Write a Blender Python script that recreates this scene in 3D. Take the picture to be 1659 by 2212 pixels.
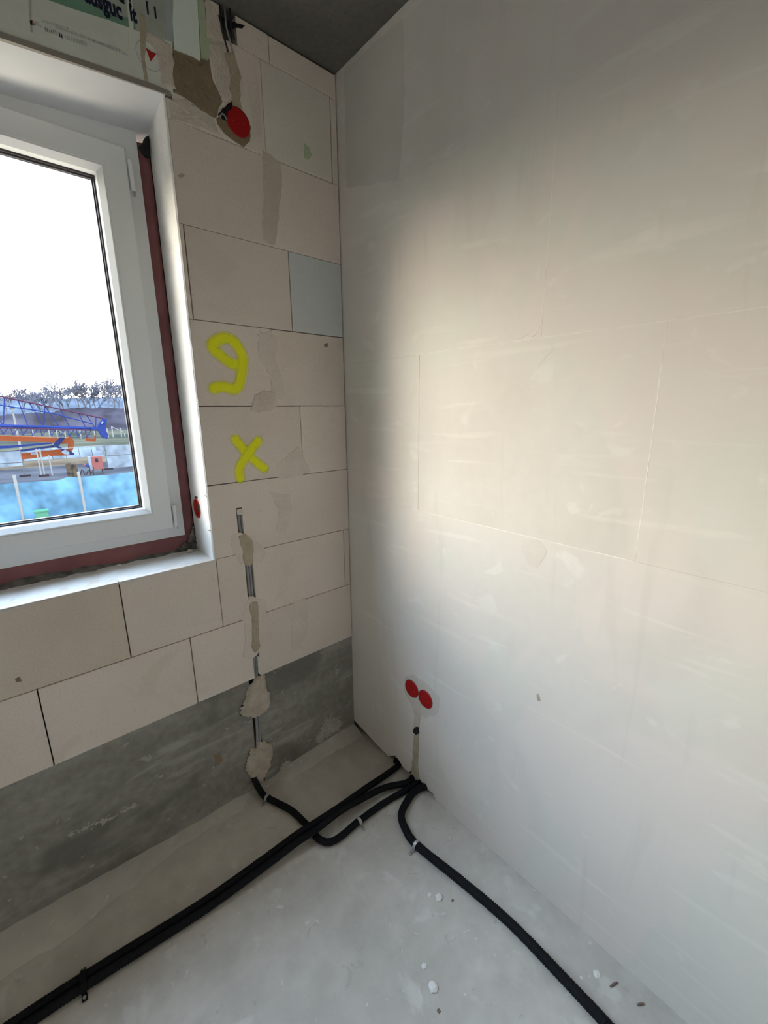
import bpy, math, random
from mathutils import Vector, Matrix, Euler, noise

for o in list(bpy.data.objects):
    bpy.data.objects.remove(o)
S = bpy.context.scene
C = S.collection

# ------------------------------------------------------------------ camera
cam_d = bpy.data.cameras.new('camera')
cam_d.sensor_fit = 'HORIZONTAL'
cam_d.sensor_width = 36.0
cam_d.lens = 36.0 * 921.04 / 1659.0
cam_d.clip_start = 0.02
cam_d.clip_end = 2000
cam = bpy.data.objects.new('camera', cam_d)
C.objects.link(cam)
cam.matrix_world = (Matrix.Translation((-1.0264, -1.3951, 1.4409))
                    @ Matrix.Rotation(-0.7189, 4, 'Z') @ Matrix.Rotation(1.3343, 4, 'X') @ Matrix.Rotation(-0.0096, 4, 'Z'))
S.camera = cam

# ------------------------------------------------------------------ sky: bright winter haze, warm low down, bluish higher up
w = bpy.data.worlds.new('sky')
S.world = w
w.use_nodes = True
nt = w.node_tree
nt.nodes.clear()
tc = nt.nodes.new('ShaderNodeTexCoord')
sx = nt.nodes.new('ShaderNodeSeparateXYZ')
cr = nt.nodes.new('ShaderNodeValToRGB')
bg = nt.nodes.new('ShaderNodeBackground')
wo = nt.nodes.new('ShaderNodeOutputWorld')
nt.links.new(tc.outputs['Generated'], sx.inputs[0])
nt.links.new(sx.outputs['Z'], cr.inputs[0])
nt.links.new(cr.outputs[0], bg.inputs['Color'])
nt.links.new(bg.outputs[0], wo.inputs[0])
e = cr.color_ramp.elements
e[0].position = 0.0;  e[0].color = (0.87, 0.75, 0.61, 1)
e[1].position = 1.0;  e[1].color = (0.56, 0.73, 1.0, 1)
k = cr.color_ramp.elements.new(0.22); k.color = (0.90, 0.82, 0.74, 1)
k = cr.color_ramp.elements.new(0.45); k.color = (0.68, 0.83, 1.04, 1)
bg.inputs['Strength'].default_value = 18.0

# low winter sun behind haze, from the left outside
sun_d = bpy.data.lights.new('sun', 'SUN')
sun_d.energy = 2.3
sun_d.color = (1.0, 0.86, 0.68)
sun_d.angle = math.radians(22)
sun = bpy.data.objects.new('sun', sun_d)
C.objects.link(sun)
SAZ, SEL = math.radians(30), math.radians(12)
sun.rotation_euler = Vector((-math.cos(SAZ) * math.cos(SEL), math.sin(SAZ) * math.cos(SEL), math.sin(SEL))).to_track_quat('Z', 'Y').to_euler()

# daylight portal in the window opening (guides sampling of the sky only, gives no light of its own)
pl = bpy.data.lights.new('window_portal', 'AREA')
pl.shape = 'RECTANGLE'
pl.size = 1.96
pl.size_y = 1.02
pl.cycles.is_portal = True
po = bpy.data.objects.new('window_portal', pl)
C.objects.link(po)
po.location = (-1.62, 0.345, 1.615)
po.rotation_euler = (math.radians(-90), 0, 0)

S.view_settings.view_transform = 'Standard'
S.view_settings.look = 'None'
S.view_settings.gamma = 1.0
S.view_settings.use_curve_mapping = False
S.view_settings.exposure = 0.1
S.cycles.max_bounces = 12
S.cycles.diffuse_bounces = 8
S.cycles.transparent_max_bounces = 16

# ------------------------------------------------------------------ helpers
random.seed(7)
ORI = {}          # world origin of every object built here (none is rotated)


def link(o, parent, origin):
    C.objects.link(o)
    ORI[o] = Vector(origin)
    if parent is not None:
        o.parent = parent
        o.location = Vector(origin) - ORI[parent]
    else:
        o.location = origin
    return o


def empty(name, loc):
    o = bpy.data.objects.new(name, None)
    o.empty_display_size = 0.05
    return link(o, None, loc)


def tag(o, label=None, cat=None, group=None, kind=None):
    if label: o['label'] = label
    if cat: o['category'] = cat
    if group: o['group'] = group
    if kind: o['kind'] = kind
    return o


class MB:
    """collects shapes in world coordinates; build() links them as one mesh object"""
    def __init__(s):
        s.v, s.f, s.uv = [], [], None

    def add(s, v, f):
        n = len(s.v)
        s.v += [tuple(p) for p in v]
        s.f += [tuple(i + n for i in q) for q in f]
        return s

    def box(s, x0, x1, y0, y1, z0, z1):
        v = [(x0, y0, z0), (x1, y0, z0), (x1, y1, z0), (x0, y1, z0), (x0, y0, z1), (x1, y0, z1), (x1, y1, z1), (x0, y1, z1)]
        return s.add(v, [(0, 3, 2, 1), (4, 5, 6, 7), (0, 1, 5, 4), (1, 2, 6, 5), (2, 3, 7, 6), (3, 0, 4, 7)])

    def cham(s, x0, x1, z0, z1, y0, y1, c=0.0015):
        """block whose room-side face (y0) has chamfered edges"""
        v = [(x0, y1, z0), (x1, y1, z0), (x1, y1, z1), (x0, y1, z1),
             (x0, y0 + c, z0), (x1, y0 + c, z0), (x1, y0 + c, z1), (x0, y0 + c, z1),
             (x0 + c, y0, z0 + c), (x1 - c, y0, z0 + c), (x1 - c, y0, z1 - c), (x0 + c, y0, z1 - c)]
        f = [(0, 3, 2, 1), (8, 9, 10, 11)]
        for i in range(4):
            j = (i + 1) % 4
            f += [(i, j, j + 4, i + 4), (i + 4, j + 4, j + 8, i + 8)]
        return s.add(v, f)

    def prism(s, poly, to3, d0, d1):
        n = len(poly)
        v = [to3(a, b, d0) for a, b in poly] + [to3(a, b, d1) for a, b in poly]
        f = [tuple(range(n)), tuple(range(2 * n - 1, n - 1, -1))]
        for i in range(n):
            j = (i + 1) % n
            f.append((i, i + n, j + n, j))
        return s.add(v, f)

    def ring(s, x0, x1, z0, z1, prof, closed=True):
        """rectangular frame: prof is a list of (inset, y)"""
        v, f = [], []
        for o, y in prof:
            v += [(x0 + o, y, z0 + o), (x1 - o, y, z0 + o), (x1 - o, y, z1 - o), (x0 + o, y, z1 - o)]
        m = len(prof)
        for a in range(m if closed else m - 1):
            b = (a + 1) % m
            for i in range(4):
                j = (i + 1) % 4
                f.append((a * 4 + i, a * 4 + j, b * 4 + j, b * 4 + i))
        return s.add(v, f)

    def tube(s, path, r, seg=10, caps=True):
        """path: list of points; r: a radius or a list of radii"""
        P = [Vector(p) for p in path]
        n = len(P)
        R_ = r if isinstance(r, (list, tuple)) else [r] * n
        t0 = (P[1] - P[0]).normalized()
        up = Vector((0, 0, 1)) if abs(t0.z) < 0.9 else Vector((1, 0, 0))
        nrm = t0.cross(up).normalized()
        v, f = [], []
        for i in range(n):
            t = (P[min(i + 1, n - 1)] - P[max(i - 1, 0)]).normalized()
            nrm = (nrm - t * nrm.dot(t)).normalized()
            b = t.cross(nrm)
            for k in range(seg):
                a = 2 * math.pi * k / seg
                v.append(P[i] + (nrm * math.cos(a) + b * math.sin(a)) * R_[i])
        for i in range(n - 1):
            for k in range(seg):
                l = (k + 1) % seg
                f.append((i * seg + k, i * seg + l, (i + 1) * seg + l, (i + 1) * seg + k))
        if caps:
            f.append(tuple(range(seg - 1, -1, -1)))
            f.append(tuple((n - 1) * seg + k for k in range(seg)))
        return s.add(v, f)

    def bar(s, a, b, r, seg=4):
        return s.tube([a, b], r, seg)

    def disc(s, c, r, axis, d0, d1, seg=28, dome=0.0):
        """short round plate on a wall: axis 'y' or 'x', d0..d1 along the axis"""
        def p(a, rr, d):
            u, w_ = c[0] + rr * math.cos(a), c[1] + rr * math.sin(a)
            return (u, d, w_) if axis == 'y' else (d, u, w_)
        v, f = [], []
        for rr, d in ((r, d0), (r, d1), (r * 0.9, d1 + dome), (r * 0.45, d1 + dome)):
            for i in range(seg):
                v.append(p(2 * math.pi * i / seg, rr, d))
        for a in range(3):
            for i in range(seg):
                j = (i + 1) % seg
                f.append((a * seg + i, a * seg + j, (a + 1) * seg + j, (a + 1) * seg + i))
        f.append(tuple(range(3 * seg, 4 * seg)))
        f.append(tuple(range(seg - 1, -1, -1)))
        return s.add(v, f)

    def build(s, name, mat, parent=None, origin=None, smooth=False):
        me = bpy.data.meshes.new(name)
        if origin is None:
            lo = [min(p[i] for p in s.v) for i in range(3)]
            hi = [max(p[i] for p in s.v) for i in range(3)]
            origin = ((lo[0] + hi[0]) / 2, (lo[1] + hi[1]) / 2, lo[2])
        ox, oy, oz = origin
        me.from_pydata([(p[0] - ox, p[1] - oy, p[2] - oz) for p in s.v], [], s.f)
        if s.uv:
            u = me.uv_layers.new(name='UVMap')
            for lp in me.loops:
                u.data[lp.index].uv = s.uv[lp.vertex_index]
        me.update()
        import bmesh
        bm = bmesh.new(); bm.from_mesh(me)
        bmesh.ops.recalc_face_normals(bm, faces=bm.faces)
        if smooth:
            for q in bm.faces: q.smooth = True
        bm.to_mesh(me); bm.free()
        me.materials.append(mat)
        o = bpy.data.objects.new(name, me)
        return link(o, parent, origin)


def on_back(a, b, d):   # wall with the window: plane y = 0, d into the room
    return (a, -d, b)


def on_right(a, b, d):  # plastered wall: plane x = 0
    return (-d, a, b)


def on_reveal(a, b, d):
    return (-0.5653 - d, a, b)


def rough_outline(poly, step, jit, rnd):
    out = []
    n = len(poly)
    for i in range(n):
        a, b = poly[i], poly[(i + 1) % n]
        L = math.hypot(b[0] - a[0], b[1] - a[1])
        m = max(1, int(L / step))
        for k in range(m):
            t = k / m
            out.append((a[0] + (b[0] - a[0]) * t + rnd.uniform(-jit, jit), a[1] + (b[1] - a[1]) * t + rnd.uniform(-jit, jit)))
    return out


def patch(name, parent, to3, poly, h, mat, jit=0.002, step=0.012, seed=1, base=-0.002, lump=0.25):
    """irregular dab of mortar lying on a wall: ragged outline, domed, lumpy"""
    rnd = random.Random(seed)
    ol = rough_outline(poly, step, jit, rnd)
    cx = sum(p[0] for p in ol) / len(ol)
    cz = sum(p[1] for p in ol) / len(ol)
    v, f = [], []
    n = len(ol)
    for sc, hh in ((1.0, base), (0.97, h * 0.6), (0.86, h), (0.5, h * 1.1), (0.15, h)):
        for p in ol:
            q = h * lump * rnd.uniform(-1, 1) if hh > 0 else 0
            v.append(to3(cx + (p[0] - cx) * sc, cz + (p[1] - cz) * sc, hh + q))
    for r in range(4):
        for i in range(n):
            j = (i + 1) % n
            f.append((r * n + i, r * n + j, (r + 1) * n + j, (r + 1) * n + i))
    f.append(tuple(range(4 * n, 5 * n)))
    m = MB().add(v, f)
    return m.build(name, mat, parent)


def blob(name, parent, to3, poly, h, mat, seed=1, cell=0.004, rag=0.006, edge=0.014):
    """ragged lump of plaster: height field over a noisy outline"""
    off = Vector((seed * 3.7, seed * 1.3, 0))
    xs = [p[0] for p in poly]; zs = [p[1] for p in poly]
    nx = int((max(xs) - min(xs) + 0.02) / cell); nz = int((max(zs) - min(zs) + 0.02) / cell)
    def sd(x, z):
        ins, best = False, 9.0
        for i in range(len(poly)):
            (ax, az), (bx, bz) = poly[i - 1], poly[i]
            if (az > z) != (bz > z) and x < (bx - ax) * (z - az) / (bz - az) + ax: ins = not ins
            t = max(0, min(1, ((x - ax) * (bx - ax) + (z - az) * (bz - az)) / ((bx - ax) ** 2 + (bz - az) ** 2 + 1e-12)))
            best = min(best, math.hypot(x - ax - t * (bx - ax), z - az - t * (bz - az)))
        return best if ins else -best
    v, f, idx = [], [], {}
    for i in range(nx + 1):
        for j in range(nz + 1):
            x = min(xs) - 0.01 + i * cell; z = min(zs) - 0.01 + j * cell
            d = sd(x, z) + rag * noise.noise(Vector((x * 90, z * 90, 0)) + off) + rag * 0.5 * noise.noise(Vector((x * 220, z * 220, 5)) + off)
            if d < -cell: continue
            k = min(1.0, max(0.0, d / edge))
            hh = -0.003 if d <= 0 else h * (k ** 0.5) * (0.8 + 0.35 * noise.noise(Vector((x * 45, z * 45, 9)) + off) + 0.22 * noise.noise(Vector((x * 160, z * 160, 3)) + off))
            idx[(i, j)] = len(v); v.append(to3(x, z, hh))
    for (i, j), a in idx.items():
        q = [idx.get((i + 1, j)), idx.get((i + 1, j + 1)), idx.get((i, j + 1))]
        if None not in q: f.append((a, *q))
    return MB().add(v, f).build(name, mat, parent, smooth=True)


def catmull(P, sub):
    P = [Vector(p) for p in P]
    Q = [P[0] * 2 - P[1]] + P + [P[-1] * 2 - P[-2]]
    out = []
    for i in range(1, len(Q) - 2):
        a, b, c, d = Q[i - 1], Q[i], Q[i + 1], Q[i + 2]
        L = (c - b).length
        m = max(2, int(L / sub))
        for k in range(m):
            t = k / m
            out.append(0.5 * ((2 * b) + (c - a) * t + (2 * a - 5 * b + 4 * c - d) * t * t + (3 * b - a - 3 * c + d) * t ** 3))
    out.append(P[-1])
    return out


# ------------------------------------------------------------------ materials (all procedural, in world-position coordinates)
def mat(name, col, rough=0.85, var=0.0, vscale=3.0, col2=None, fine=0.0, fscale=120.0, bump=0.0, bscale=60.0,
        stretch=None, metallic=0.0, rand=0.0, spec=0.3, lo=0.35, hi=0.65, detail=4.0):
    m = bpy.data.materials.new(name)
    m.use_nodes = True
    t = m.node_tree
    L = t.links
    b = t.nodes['Principled BSDF']
    b.inputs['Roughness'].default_value = rough
    b.inputs['Metallic'].default_value = metallic
    b.inputs['Specular IOR Level'].default_value = spec
    b.inputs['Base Color'].default_value = (*col, 1)
    g = t.nodes.new('ShaderNodeNewGeometry')
    vec = g.outputs['Position']
    if stretch:
        mp = t.nodes.new('ShaderNodeMapping')
        mp.inputs['Scale'].default_value = stretch
        L.new(vec, mp.inputs['Vector'])
        svec = mp.outputs[0]
    else:
        svec = vec
    cur = None
    if col2 is not None:
        n = t.nodes.new('ShaderNodeTexNoise')
        n.inputs['Scale'].default_value = vscale
        n.inputs['Detail'].default_value = detail
        L.new(svec, n.inputs['Vector'])
        r = t.nodes.new('ShaderNodeMapRange')
        r.inputs['From Min'].default_value = lo
        r.inputs['From Max'].default_value = hi
        L.new(n.outputs['Fac'], r.inputs['Value'])
        mx = t.nodes.new('ShaderNodeMix'); mx.data_type = 'RGBA'
        mx.inputs['A'].default_value = (*col, 1)
        mx.inputs['B'].default_value = (*col2, 1)
        L.new(r.outputs[0], mx.inputs['Factor'])
        cur = mx.outputs['Result']
    if fine > 0 or rand > 0:
        hsv = t.nodes.new('ShaderNodeHueSaturation')
        if cur is None:
            hsv.inputs['Color'].default_value = (*col, 1)
        else:
            L.new(cur, hsv.inputs['Color'])
        n = t.nodes.new('ShaderNodeTexNoise')
        n.inputs['Scale'].default_value = fscale
        n.inputs['Detail'].default_value = 3
        L.new(vec, n.inputs['Vector'])
        r = t.nodes.new('ShaderNodeMapRange')
        r.inputs['From Min'].default_value = 0.3
        r.inputs['From Max'].default_value = 0.7
        r.inputs['To Min'].default_value = 1 - fine
        r.inputs['To Max'].default_value = 1 + fine
        L.new(n.outputs['Fac'], r.inputs['Value'])
        val = r.outputs[0]
        if rand > 0:
            oi = t.nodes.new('ShaderNodeObjectInfo')
            r2 = t.nodes.new('ShaderNodeMapRange')
            r2.inputs['To Min'].default_value = 1 - rand
            r2.inputs['To Max'].default_value = 1 + rand
            L.new(oi.outputs['Random'], r2.inputs['Value'])
            mu = t.nodes.new('ShaderNodeMath'); mu.operation = 'MULTIPLY'
            L.new(val, mu.inputs[0]); L.new(r2.outputs[0], mu.inputs[1])
            val = mu.outputs[0]
        L.new(val, hsv.inputs['Value'])
        cur = hsv.outputs[0]
    if cur is not None:
        L.new(cur, b.inputs['Base Color'])
    if bump > 0:
        n = t.nodes.new('ShaderNodeTexNoise')
        n.inputs['Scale'].default_value = bscale
        n.inputs['Detail'].default_value = 5
        L.new(svec, n.inputs['Vector'])
        bp = t.nodes.new('ShaderNodeBump')
        bp.inputs['Strength'].default_value = 1.0
        bp.inputs['Distance'].default_value = bump
        L.new(n.outputs['Fac'], bp.inputs['Height'])
        L.new(bp.outputs[0], b.inputs['Normal'])
    return m


M = {}
M['aac'] = mat('aerated_concrete', (0.77, 0.69, 0.62), 0.9, col2=(0.71, 0.625, 0.55), vscale=2.2, fine=0.05, fscale=180, bump=0.0012, bscale=160, rand=0.05, lo=0.42, hi=0.72)
M['aac_blue'] = mat('aerated_concrete_cool', (0.63, 0.655, 0.665), 0.9, fine=0.04, fscale=150, bump=0.001, bscale=160)
M['aac_white'] = mat('aerated_concrete_pale', (0.77, 0.725, 0.655), 0.9, col2=(0.72, 0.665, 0.59), vscale=3, fine=0.04, fscale=150, bump=0.001, bscale=160)
M['aac_brown'] = mat('aerated_concrete_brown', (0.72, 0.64, 0.55), 0.9, col2=(0.63, 0.545, 0.45), vscale=1.8, fine=0.05, fscale=180, bump=0.0012, bscale=160, lo=0.35, hi=0.6)  # darker, browner tone for one block below the window
M['joint'] = mat('joint_core', (0.16, 0.14, 0.12), 0.95)
M['mortar_mid'] = mat('buff_mortar', (0.56, 0.50, 0.41), 0.95, col2=(0.61, 0.555, 0.47), vscale=18, fine=0.05, fscale=220, bump=0.002, bscale=120)
M['mortar'] = mat('brown_mortar', (0.42, 0.355, 0.26), 0.95, col2=(0.49, 0.43, 0.33), vscale=25, fine=0.08, fscale=220, bump=0.003, bscale=120)
M['mortar_dark'] = mat('dark_brown_mortar', (0.225, 0.17, 0.105), 0.95, col2=(0.28, 0.22, 0.145), vscale=20, fine=0.08, fscale=200, bump=0.002, bscale=120)
M['mortar_pale'] = mat('pale_mortar', (0.61, 0.54, 0.46), 0.95, col2=(0.67, 0.60, 0.525), vscale=18, fine=0.06, fscale=220, bump=0.003, bscale=110)
M['smear'] = mat('thin_mortar_smear', (0.665, 0.60, 0.525), 0.95, col2=(0.72, 0.65, 0.58), vscale=14, fine=0.05, fscale=220, bump=0.0015, bscale=140)
M['lump'] = mat('plaster_lump', (0.60, 0.525, 0.44), 0.95, col2=(0.50, 0.43, 0.35), vscale=30, fine=0.1, fscale=260, bump=0.006, bscale=110)
M['concrete'] = mat('dark_concrete', (0.265, 0.255, 0.225), 0.9, col2=(0.40, 0.385, 0.345), vscale=1.6, stretch=(1.0, 1.0, 5.0), fine=0.14, fscale=40, bump=0.002, bscale=90, lo=0.45, hi=0.8)
M['concrete_pale'] = mat('concrete_splash', (0.38, 0.365, 0.325), 0.9, col2=(0.48, 0.46, 0.41), vscale=20, fine=0.12, fscale=70, bump=0.003, bscale=110)
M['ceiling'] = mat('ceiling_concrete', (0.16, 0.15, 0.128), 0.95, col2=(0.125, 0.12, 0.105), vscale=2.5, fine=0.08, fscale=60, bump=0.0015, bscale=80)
M['floor'] = mat('floor_concrete', (0.63, 0.595, 0.535), 0.9, col2=(0.52, 0.49, 0.435), vscale=2.6, fine=0.07, fscale=18, bump=0.0025, bscale=45, lo=0.4, hi=0.72)
M['skim'] = mat('skim_plaster', (0.72, 0.675, 0.62), 0.75, col2=(0.665, 0.615, 0.555), vscale=2.0, fine=0.015, fscale=30, bump=0.0022, bscale=6.5, stretch=(1, 1, 0.8), lo=0.4, hi=0.62)
M['skim_low'] = mat('skim_plaster_low', (0.72, 0.68, 0.63), 0.75, col2=(0.68, 0.635, 0.58), vscale=1.5, fine=0.015, fscale=30, bump=0.002, bscale=5.5)
M['seam'] = mat('pale_seam', (0.82, 0.775, 0.715), 0.85)
M['stain'] = mat('damp_filler', (0.60, 0.565, 0.50), 0.85, col2=(0.63, 0.60, 0.545), vscale=6, bump=0.001, bscale=12)
M['white_plaster'] = mat('whitewashed_reveal', (0.74, 0.73, 0.71), 0.9, col2=(0.66, 0.64, 0.60), vscale=14, fine=0.04, fscale=160, bump=0.002, bscale=150)
M['plain_wall'] = mat('plain_plaster', (0.76, 0.735, 0.70), 0.9)
M['pvc'] = mat('white_pvc', (0.74, 0.755, 0.76), 0.35, spec=0.5)
M['soffit'] = mat('white_soffit', (0.60, 0.605, 0.615), 0.6, fine=0.02, fscale=15)
M['tape'] = mat('maroon_tape', (0.30, 0.125, 0.128), 0.7, col2=(0.24, 0.095, 0.10), vscale=12, bump=0.003, bscale=35)
M['black'] = mat('black_foil_and_shade', (0.012, 0.012, 0.014), 0.6)  # torn foil, and the painted shade of holes and the frame gap
M['grime'] = mat('grey_grime', (0.10, 0.098, 0.09), 0.95, col2=(0.22, 0.21, 0.19), vscale=35, bump=0.006, bscale=90)
M['gasket'] = mat('glazing_gasket', (0.05, 0.045, 0.05), 0.6)
M['chrome'] = mat('hinge_pin', (0.55, 0.55, 0.56), 0.3, metallic=1.0)
M['red'] = mat('red_plastic', (0.38, 0.006, 0.007), 0.55, spec=0.35)
M['red_inner'] = mat('red_box_inside', (0.62, 0.035, 0.02), 0.5)
M['cable'] = mat('grey_cable', (0.30, 0.30, 0.31), 0.55)
M['cable_dark'] = mat('dark_cable', (0.035, 0.03, 0.035), 0.6)
M['hose'] = mat('black_hose', (0.009, 0.0095, 0.012), 0.65, spec=0.15)
M['clip'] = mat('galvanised_clip', (0.50, 0.51, 0.50), 0.45, metallic=0.5)
M['crumb'] = mat('plaster_crumb', (0.88, 0.87, 0.84), 0.95, bump=0.003, bscale=180)
M['chip'] = mat('brown_chip', (0.22, 0.16, 0.14), 0.9)
M['board'] = mat('foil_faced_board', (0.72, 0.75, 0.68), 0.7, col2=(0.65, 0.665, 0.60), vscale=7, fine=0.03, fscale=40)
M['print_green'] = mat('green_print', (0.17, 0.32, 0.225), 0.7, fine=0.05, fscale=50)
M['print_grey'] = mat('greygreen_print', (0.42, 0.455, 0.40), 0.7, fine=0.05, fscale=50)
M['print_blue'] = mat('bluegrey_print', (0.42, 0.48, 0.49), 0.7, fine=0.05, fscale=50)
M['ink'] = mat('navy_ink', (0.010, 0.014, 0.04), 0.7)
M['ink_grey'] = mat('grey_ink', (0.46, 0.49, 0.47), 0.7)
M['ink_navy'] = mat('pale_navy_ink', (0.24, 0.275, 0.31), 0.7)
M['ink_red'] = mat('red_ink', (0.42, 0.022, 0.022), 0.7)
M['ink_rust'] = mat('rust_ink', (0.30, 0.16, 0.12), 0.7)
M['foam'] = mat('pale_foam', (0.80, 0.88, 0.80), 0.85, bump=0.001, bscale=150)
M['foam_green'] = mat('green_foam', (0.46, 0.55, 0.36), 0.85, bump=0.001, bscale=150)
M['edge'] = mat('grey_edge_profile', (0.30, 0.275, 0.245), 0.7)


def add_trowel(m, tints):
    """uneven filler: soft tinted clouds and faint horizontal trowel streaks, as colour and relief"""
    t = m.node_tree; L = t.links
    b = t.nodes['Principled BSDF']
    src = b.inputs['Base Color'].links[0].from_socket
    g = t.nodes.new('ShaderNodeNewGeometry')
    for (scale, col, lo, hi, amt, det) in tints:
        mp = t.nodes.new('ShaderNodeMapping'); mp.inputs['Scale'].default_value = scale
        L.new(g.outputs['Position'], mp.inputs['Vector'])
        n = t.nodes.new('ShaderNodeTexNoise'); n.inputs['Scale'].default_value = 1.0; n.inputs['Detail'].default_value = det
        n.inputs['Distortion'].default_value = 0.6
        L.new(mp.outputs[0], n.inputs['Vector'])
        r = t.nodes.new('ShaderNodeMapRange'); r.interpolation_type = 'SMOOTHSTEP'
        r.inputs['From Min'].default_value = lo; r.inputs['From Max'].default_value = hi; r.inputs['To Max'].default_value = amt
        L.new(n.outputs['Fac'], r.inputs['Value'])
        mx = t.nodes.new('ShaderNodeMix'); mx.data_type = 'RGBA'
        L.new(r.outputs[0], mx.inputs['Factor']); L.new(src, mx.inputs['A']); mx.inputs['B'].default_value = (*col, 1)
        src = mx.outputs['Result']
    L.new(src, b.inputs['Base Color'])


for nm_ in ('skim', 'skim_low'):
    add_trowel(M[nm_], (((3, 2.6, 2.2), (0.70, 0.70, 0.63), 0.50, 0.62, 0.55, 2), ((2, 3.1, 1.9), (0.76, 0.685, 0.63), 0.52, 0.60, 0.6, 2),
                        ((4, 2.5, 26), (0.80, 0.76, 0.70), 0.58, 0.72, 0.5, 5), ((4, 13, 1.6), (0.63, 0.585, 0.525), 0.60, 0.70, 0.35, 3),
                        ((9, 9, 11), (0.80, 0.77, 0.72), 0.62, 0.70, 0.45, 4)))


add_trowel(M['floor'], (((2.2, 2.2, 2), (0.50, 0.465, 0.41), 0.50, 0.62, 0.6, 3), ((7, 7, 7), (0.74, 0.72, 0.67), 0.60, 0.68, 0.55, 4), ((26, 26, 26), (0.42, 0.39, 0.34), 0.66, 0.72, 0.4, 3), ((40, 40, 40), (0.78, 0.76, 0.72), 0.68, 0.73, 0.6, 3)))
add_trowel(M['concrete'], (((2.0, 1, 13), (0.48, 0.465, 0.42), 0.57, 0.70, 0.7, 4), ((2.6, 2.6, 3.4), (0.155, 0.15, 0.13), 0.52, 0.66, 0.75, 3), ((30, 30, 30), (0.52, 0.50, 0.46), 0.66, 0.72, 0.6, 3)))
add_trowel(M['aac'], (((5, 5, 5), (0.66, 0.585, 0.505), 0.58, 0.68, 0.5, 3), ((60, 60, 60), (0.60, 0.53, 0.46), 0.68, 0.74, 0.5, 2)))


def spray_material():
    m = bpy.data.materials.new('yellow_spray_paint')
    m.use_nodes = True
    t = m.node_tree; L = t.links
    b = t.nodes['Principled BSDF']
    b.inputs['Base Color'].default_value = (0.93, 0.96, 0.012, 1)
    b.inputs['Roughness'].default_value = 0.8
    uv = t.nodes.new('ShaderNodeUVMap')
    sp = t.nodes.new('ShaderNodeSeparateXYZ')
    L.new(uv.outputs[0], sp.inputs[0])
    n = t.nodes.new('ShaderNodeTexNoise'); n.inputs['Scale'].default_value = 700; n.inputs['Detail'].default_value = 1
    g = t.nodes.new('ShaderNodeNewGeometry'); L.new(g.outputs['Position'], n.inputs['Vector'])
    a = t.nodes.new('ShaderNodeMath'); a.operation = 'MULTIPLY_ADD'
    L.new(n.outputs['Fac'], a.inputs[0]); a.inputs[1].default_value = 0.35
    L.new(sp.outputs['Y'], a.inputs[2])
    r = t.nodes.new('ShaderNodeMapRange'); r.interpolation_type = 'SMOOTHSTEP'
    r.inputs['From Min'].default_value = 0.16
    r.inputs['From Max'].default_value = 0.85
    r.inputs['To Max'].default_value = 0.93
    L.new(a.outputs[0], r.inputs['Value'])
    L.new(r.outputs[0], b.inputs['Alpha'])
    return m


M['spray'] = spray_material()


def glass_material():
    m = bpy.data.materials.new('window_glass')
    m.use_nodes = True
    t = m.node_tree; L = t.links
    t.nodes.clear()
    o = t.nodes.new('ShaderNodeOutputMaterial')
    mx = t.nodes.new('ShaderNodeMixShader')
    tr = t.nodes.new('ShaderNodeBsdfTransparent')
    tr.inputs[0].default_value = (0.96, 0.985, 0.98, 1)
    gl = t.nodes.new('ShaderNodeBsdfGlossy')
    gl.inputs['Roughness'].default_value = 0.02
    lw = t.nodes.new('ShaderNodeLayerWeight')        # Schlick reflectance of a thin pane
    pw = t.nodes.new('ShaderNodeMath'); pw.operation = 'POWER'; pw.inputs[1].default_value = 5.0
    sc_ = t.nodes.new('ShaderNodeMath'); sc_.operation = 'MULTIPLY_ADD'; sc_.inputs[1].default_value = 0.95; sc_.inputs[2].default_value = 0.04
    L.new(lw.outputs['Facing'], pw.inputs[0]); L.new(pw.outputs[0], sc_.inputs[0])
    lw.inputs['Blend'].default_value = 0.5
    L.new(sc_.outputs[0], mx.inputs[0]); L.new(tr.outputs[0], mx.inputs[1]); L.new(gl.outputs[0], mx.inputs[2])
    L.new(mx.outputs[0], o.inputs[0])
    return m


M['glass'] = glass_material()

# ------------------------------------------------------------------ dimensions (metres)
FZ = -0.03                    # slab level
ZC = 2.5315                   # ceiling
ZK = 0.4556                   # top of the concrete kicker, first block course starts here
XR = -0.5653                  # right reveal of the window
XL = -2.660                   # left reveal, unseen; opening widened for the sun patch
ROOM_L, ROOM_B = -3.05, -3.3  # far left wall and wall behind the camera
SILL = 0.9556
HEAD = 2.240
WT = 0.365                    # wall thickness

# ------------------------------------------------------------------ floor, ceiling, plain walls
m = MB()
NX, NY = 60, 60
rnd = random.Random(3)
for j in range(NY + 1):
    for i in range(NX + 1):
        x = ROOM_L + (0.02 - ROOM_L) * i / NX
        y = ROOM_B + (0.03 - ROOM_B) * j / NY
        m.v.append((x, y, FZ + 0.0025 * math.sin(x * 5.1 + y * 3.3) * math.sin(y * 4.7 - x) + rnd.uniform(-0.0008, 0.0008)))
for j in range(NY):
    for i in range(NX):
        a = j * (NX + 1) + i
        m.f.append((a, a + 1, a + NX + 2, a + NX + 1))
floor = tag(m.build('floor', M['floor'], smooth=True), 'rough grey concrete floor dusted with plaster', kind='structure')
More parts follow.
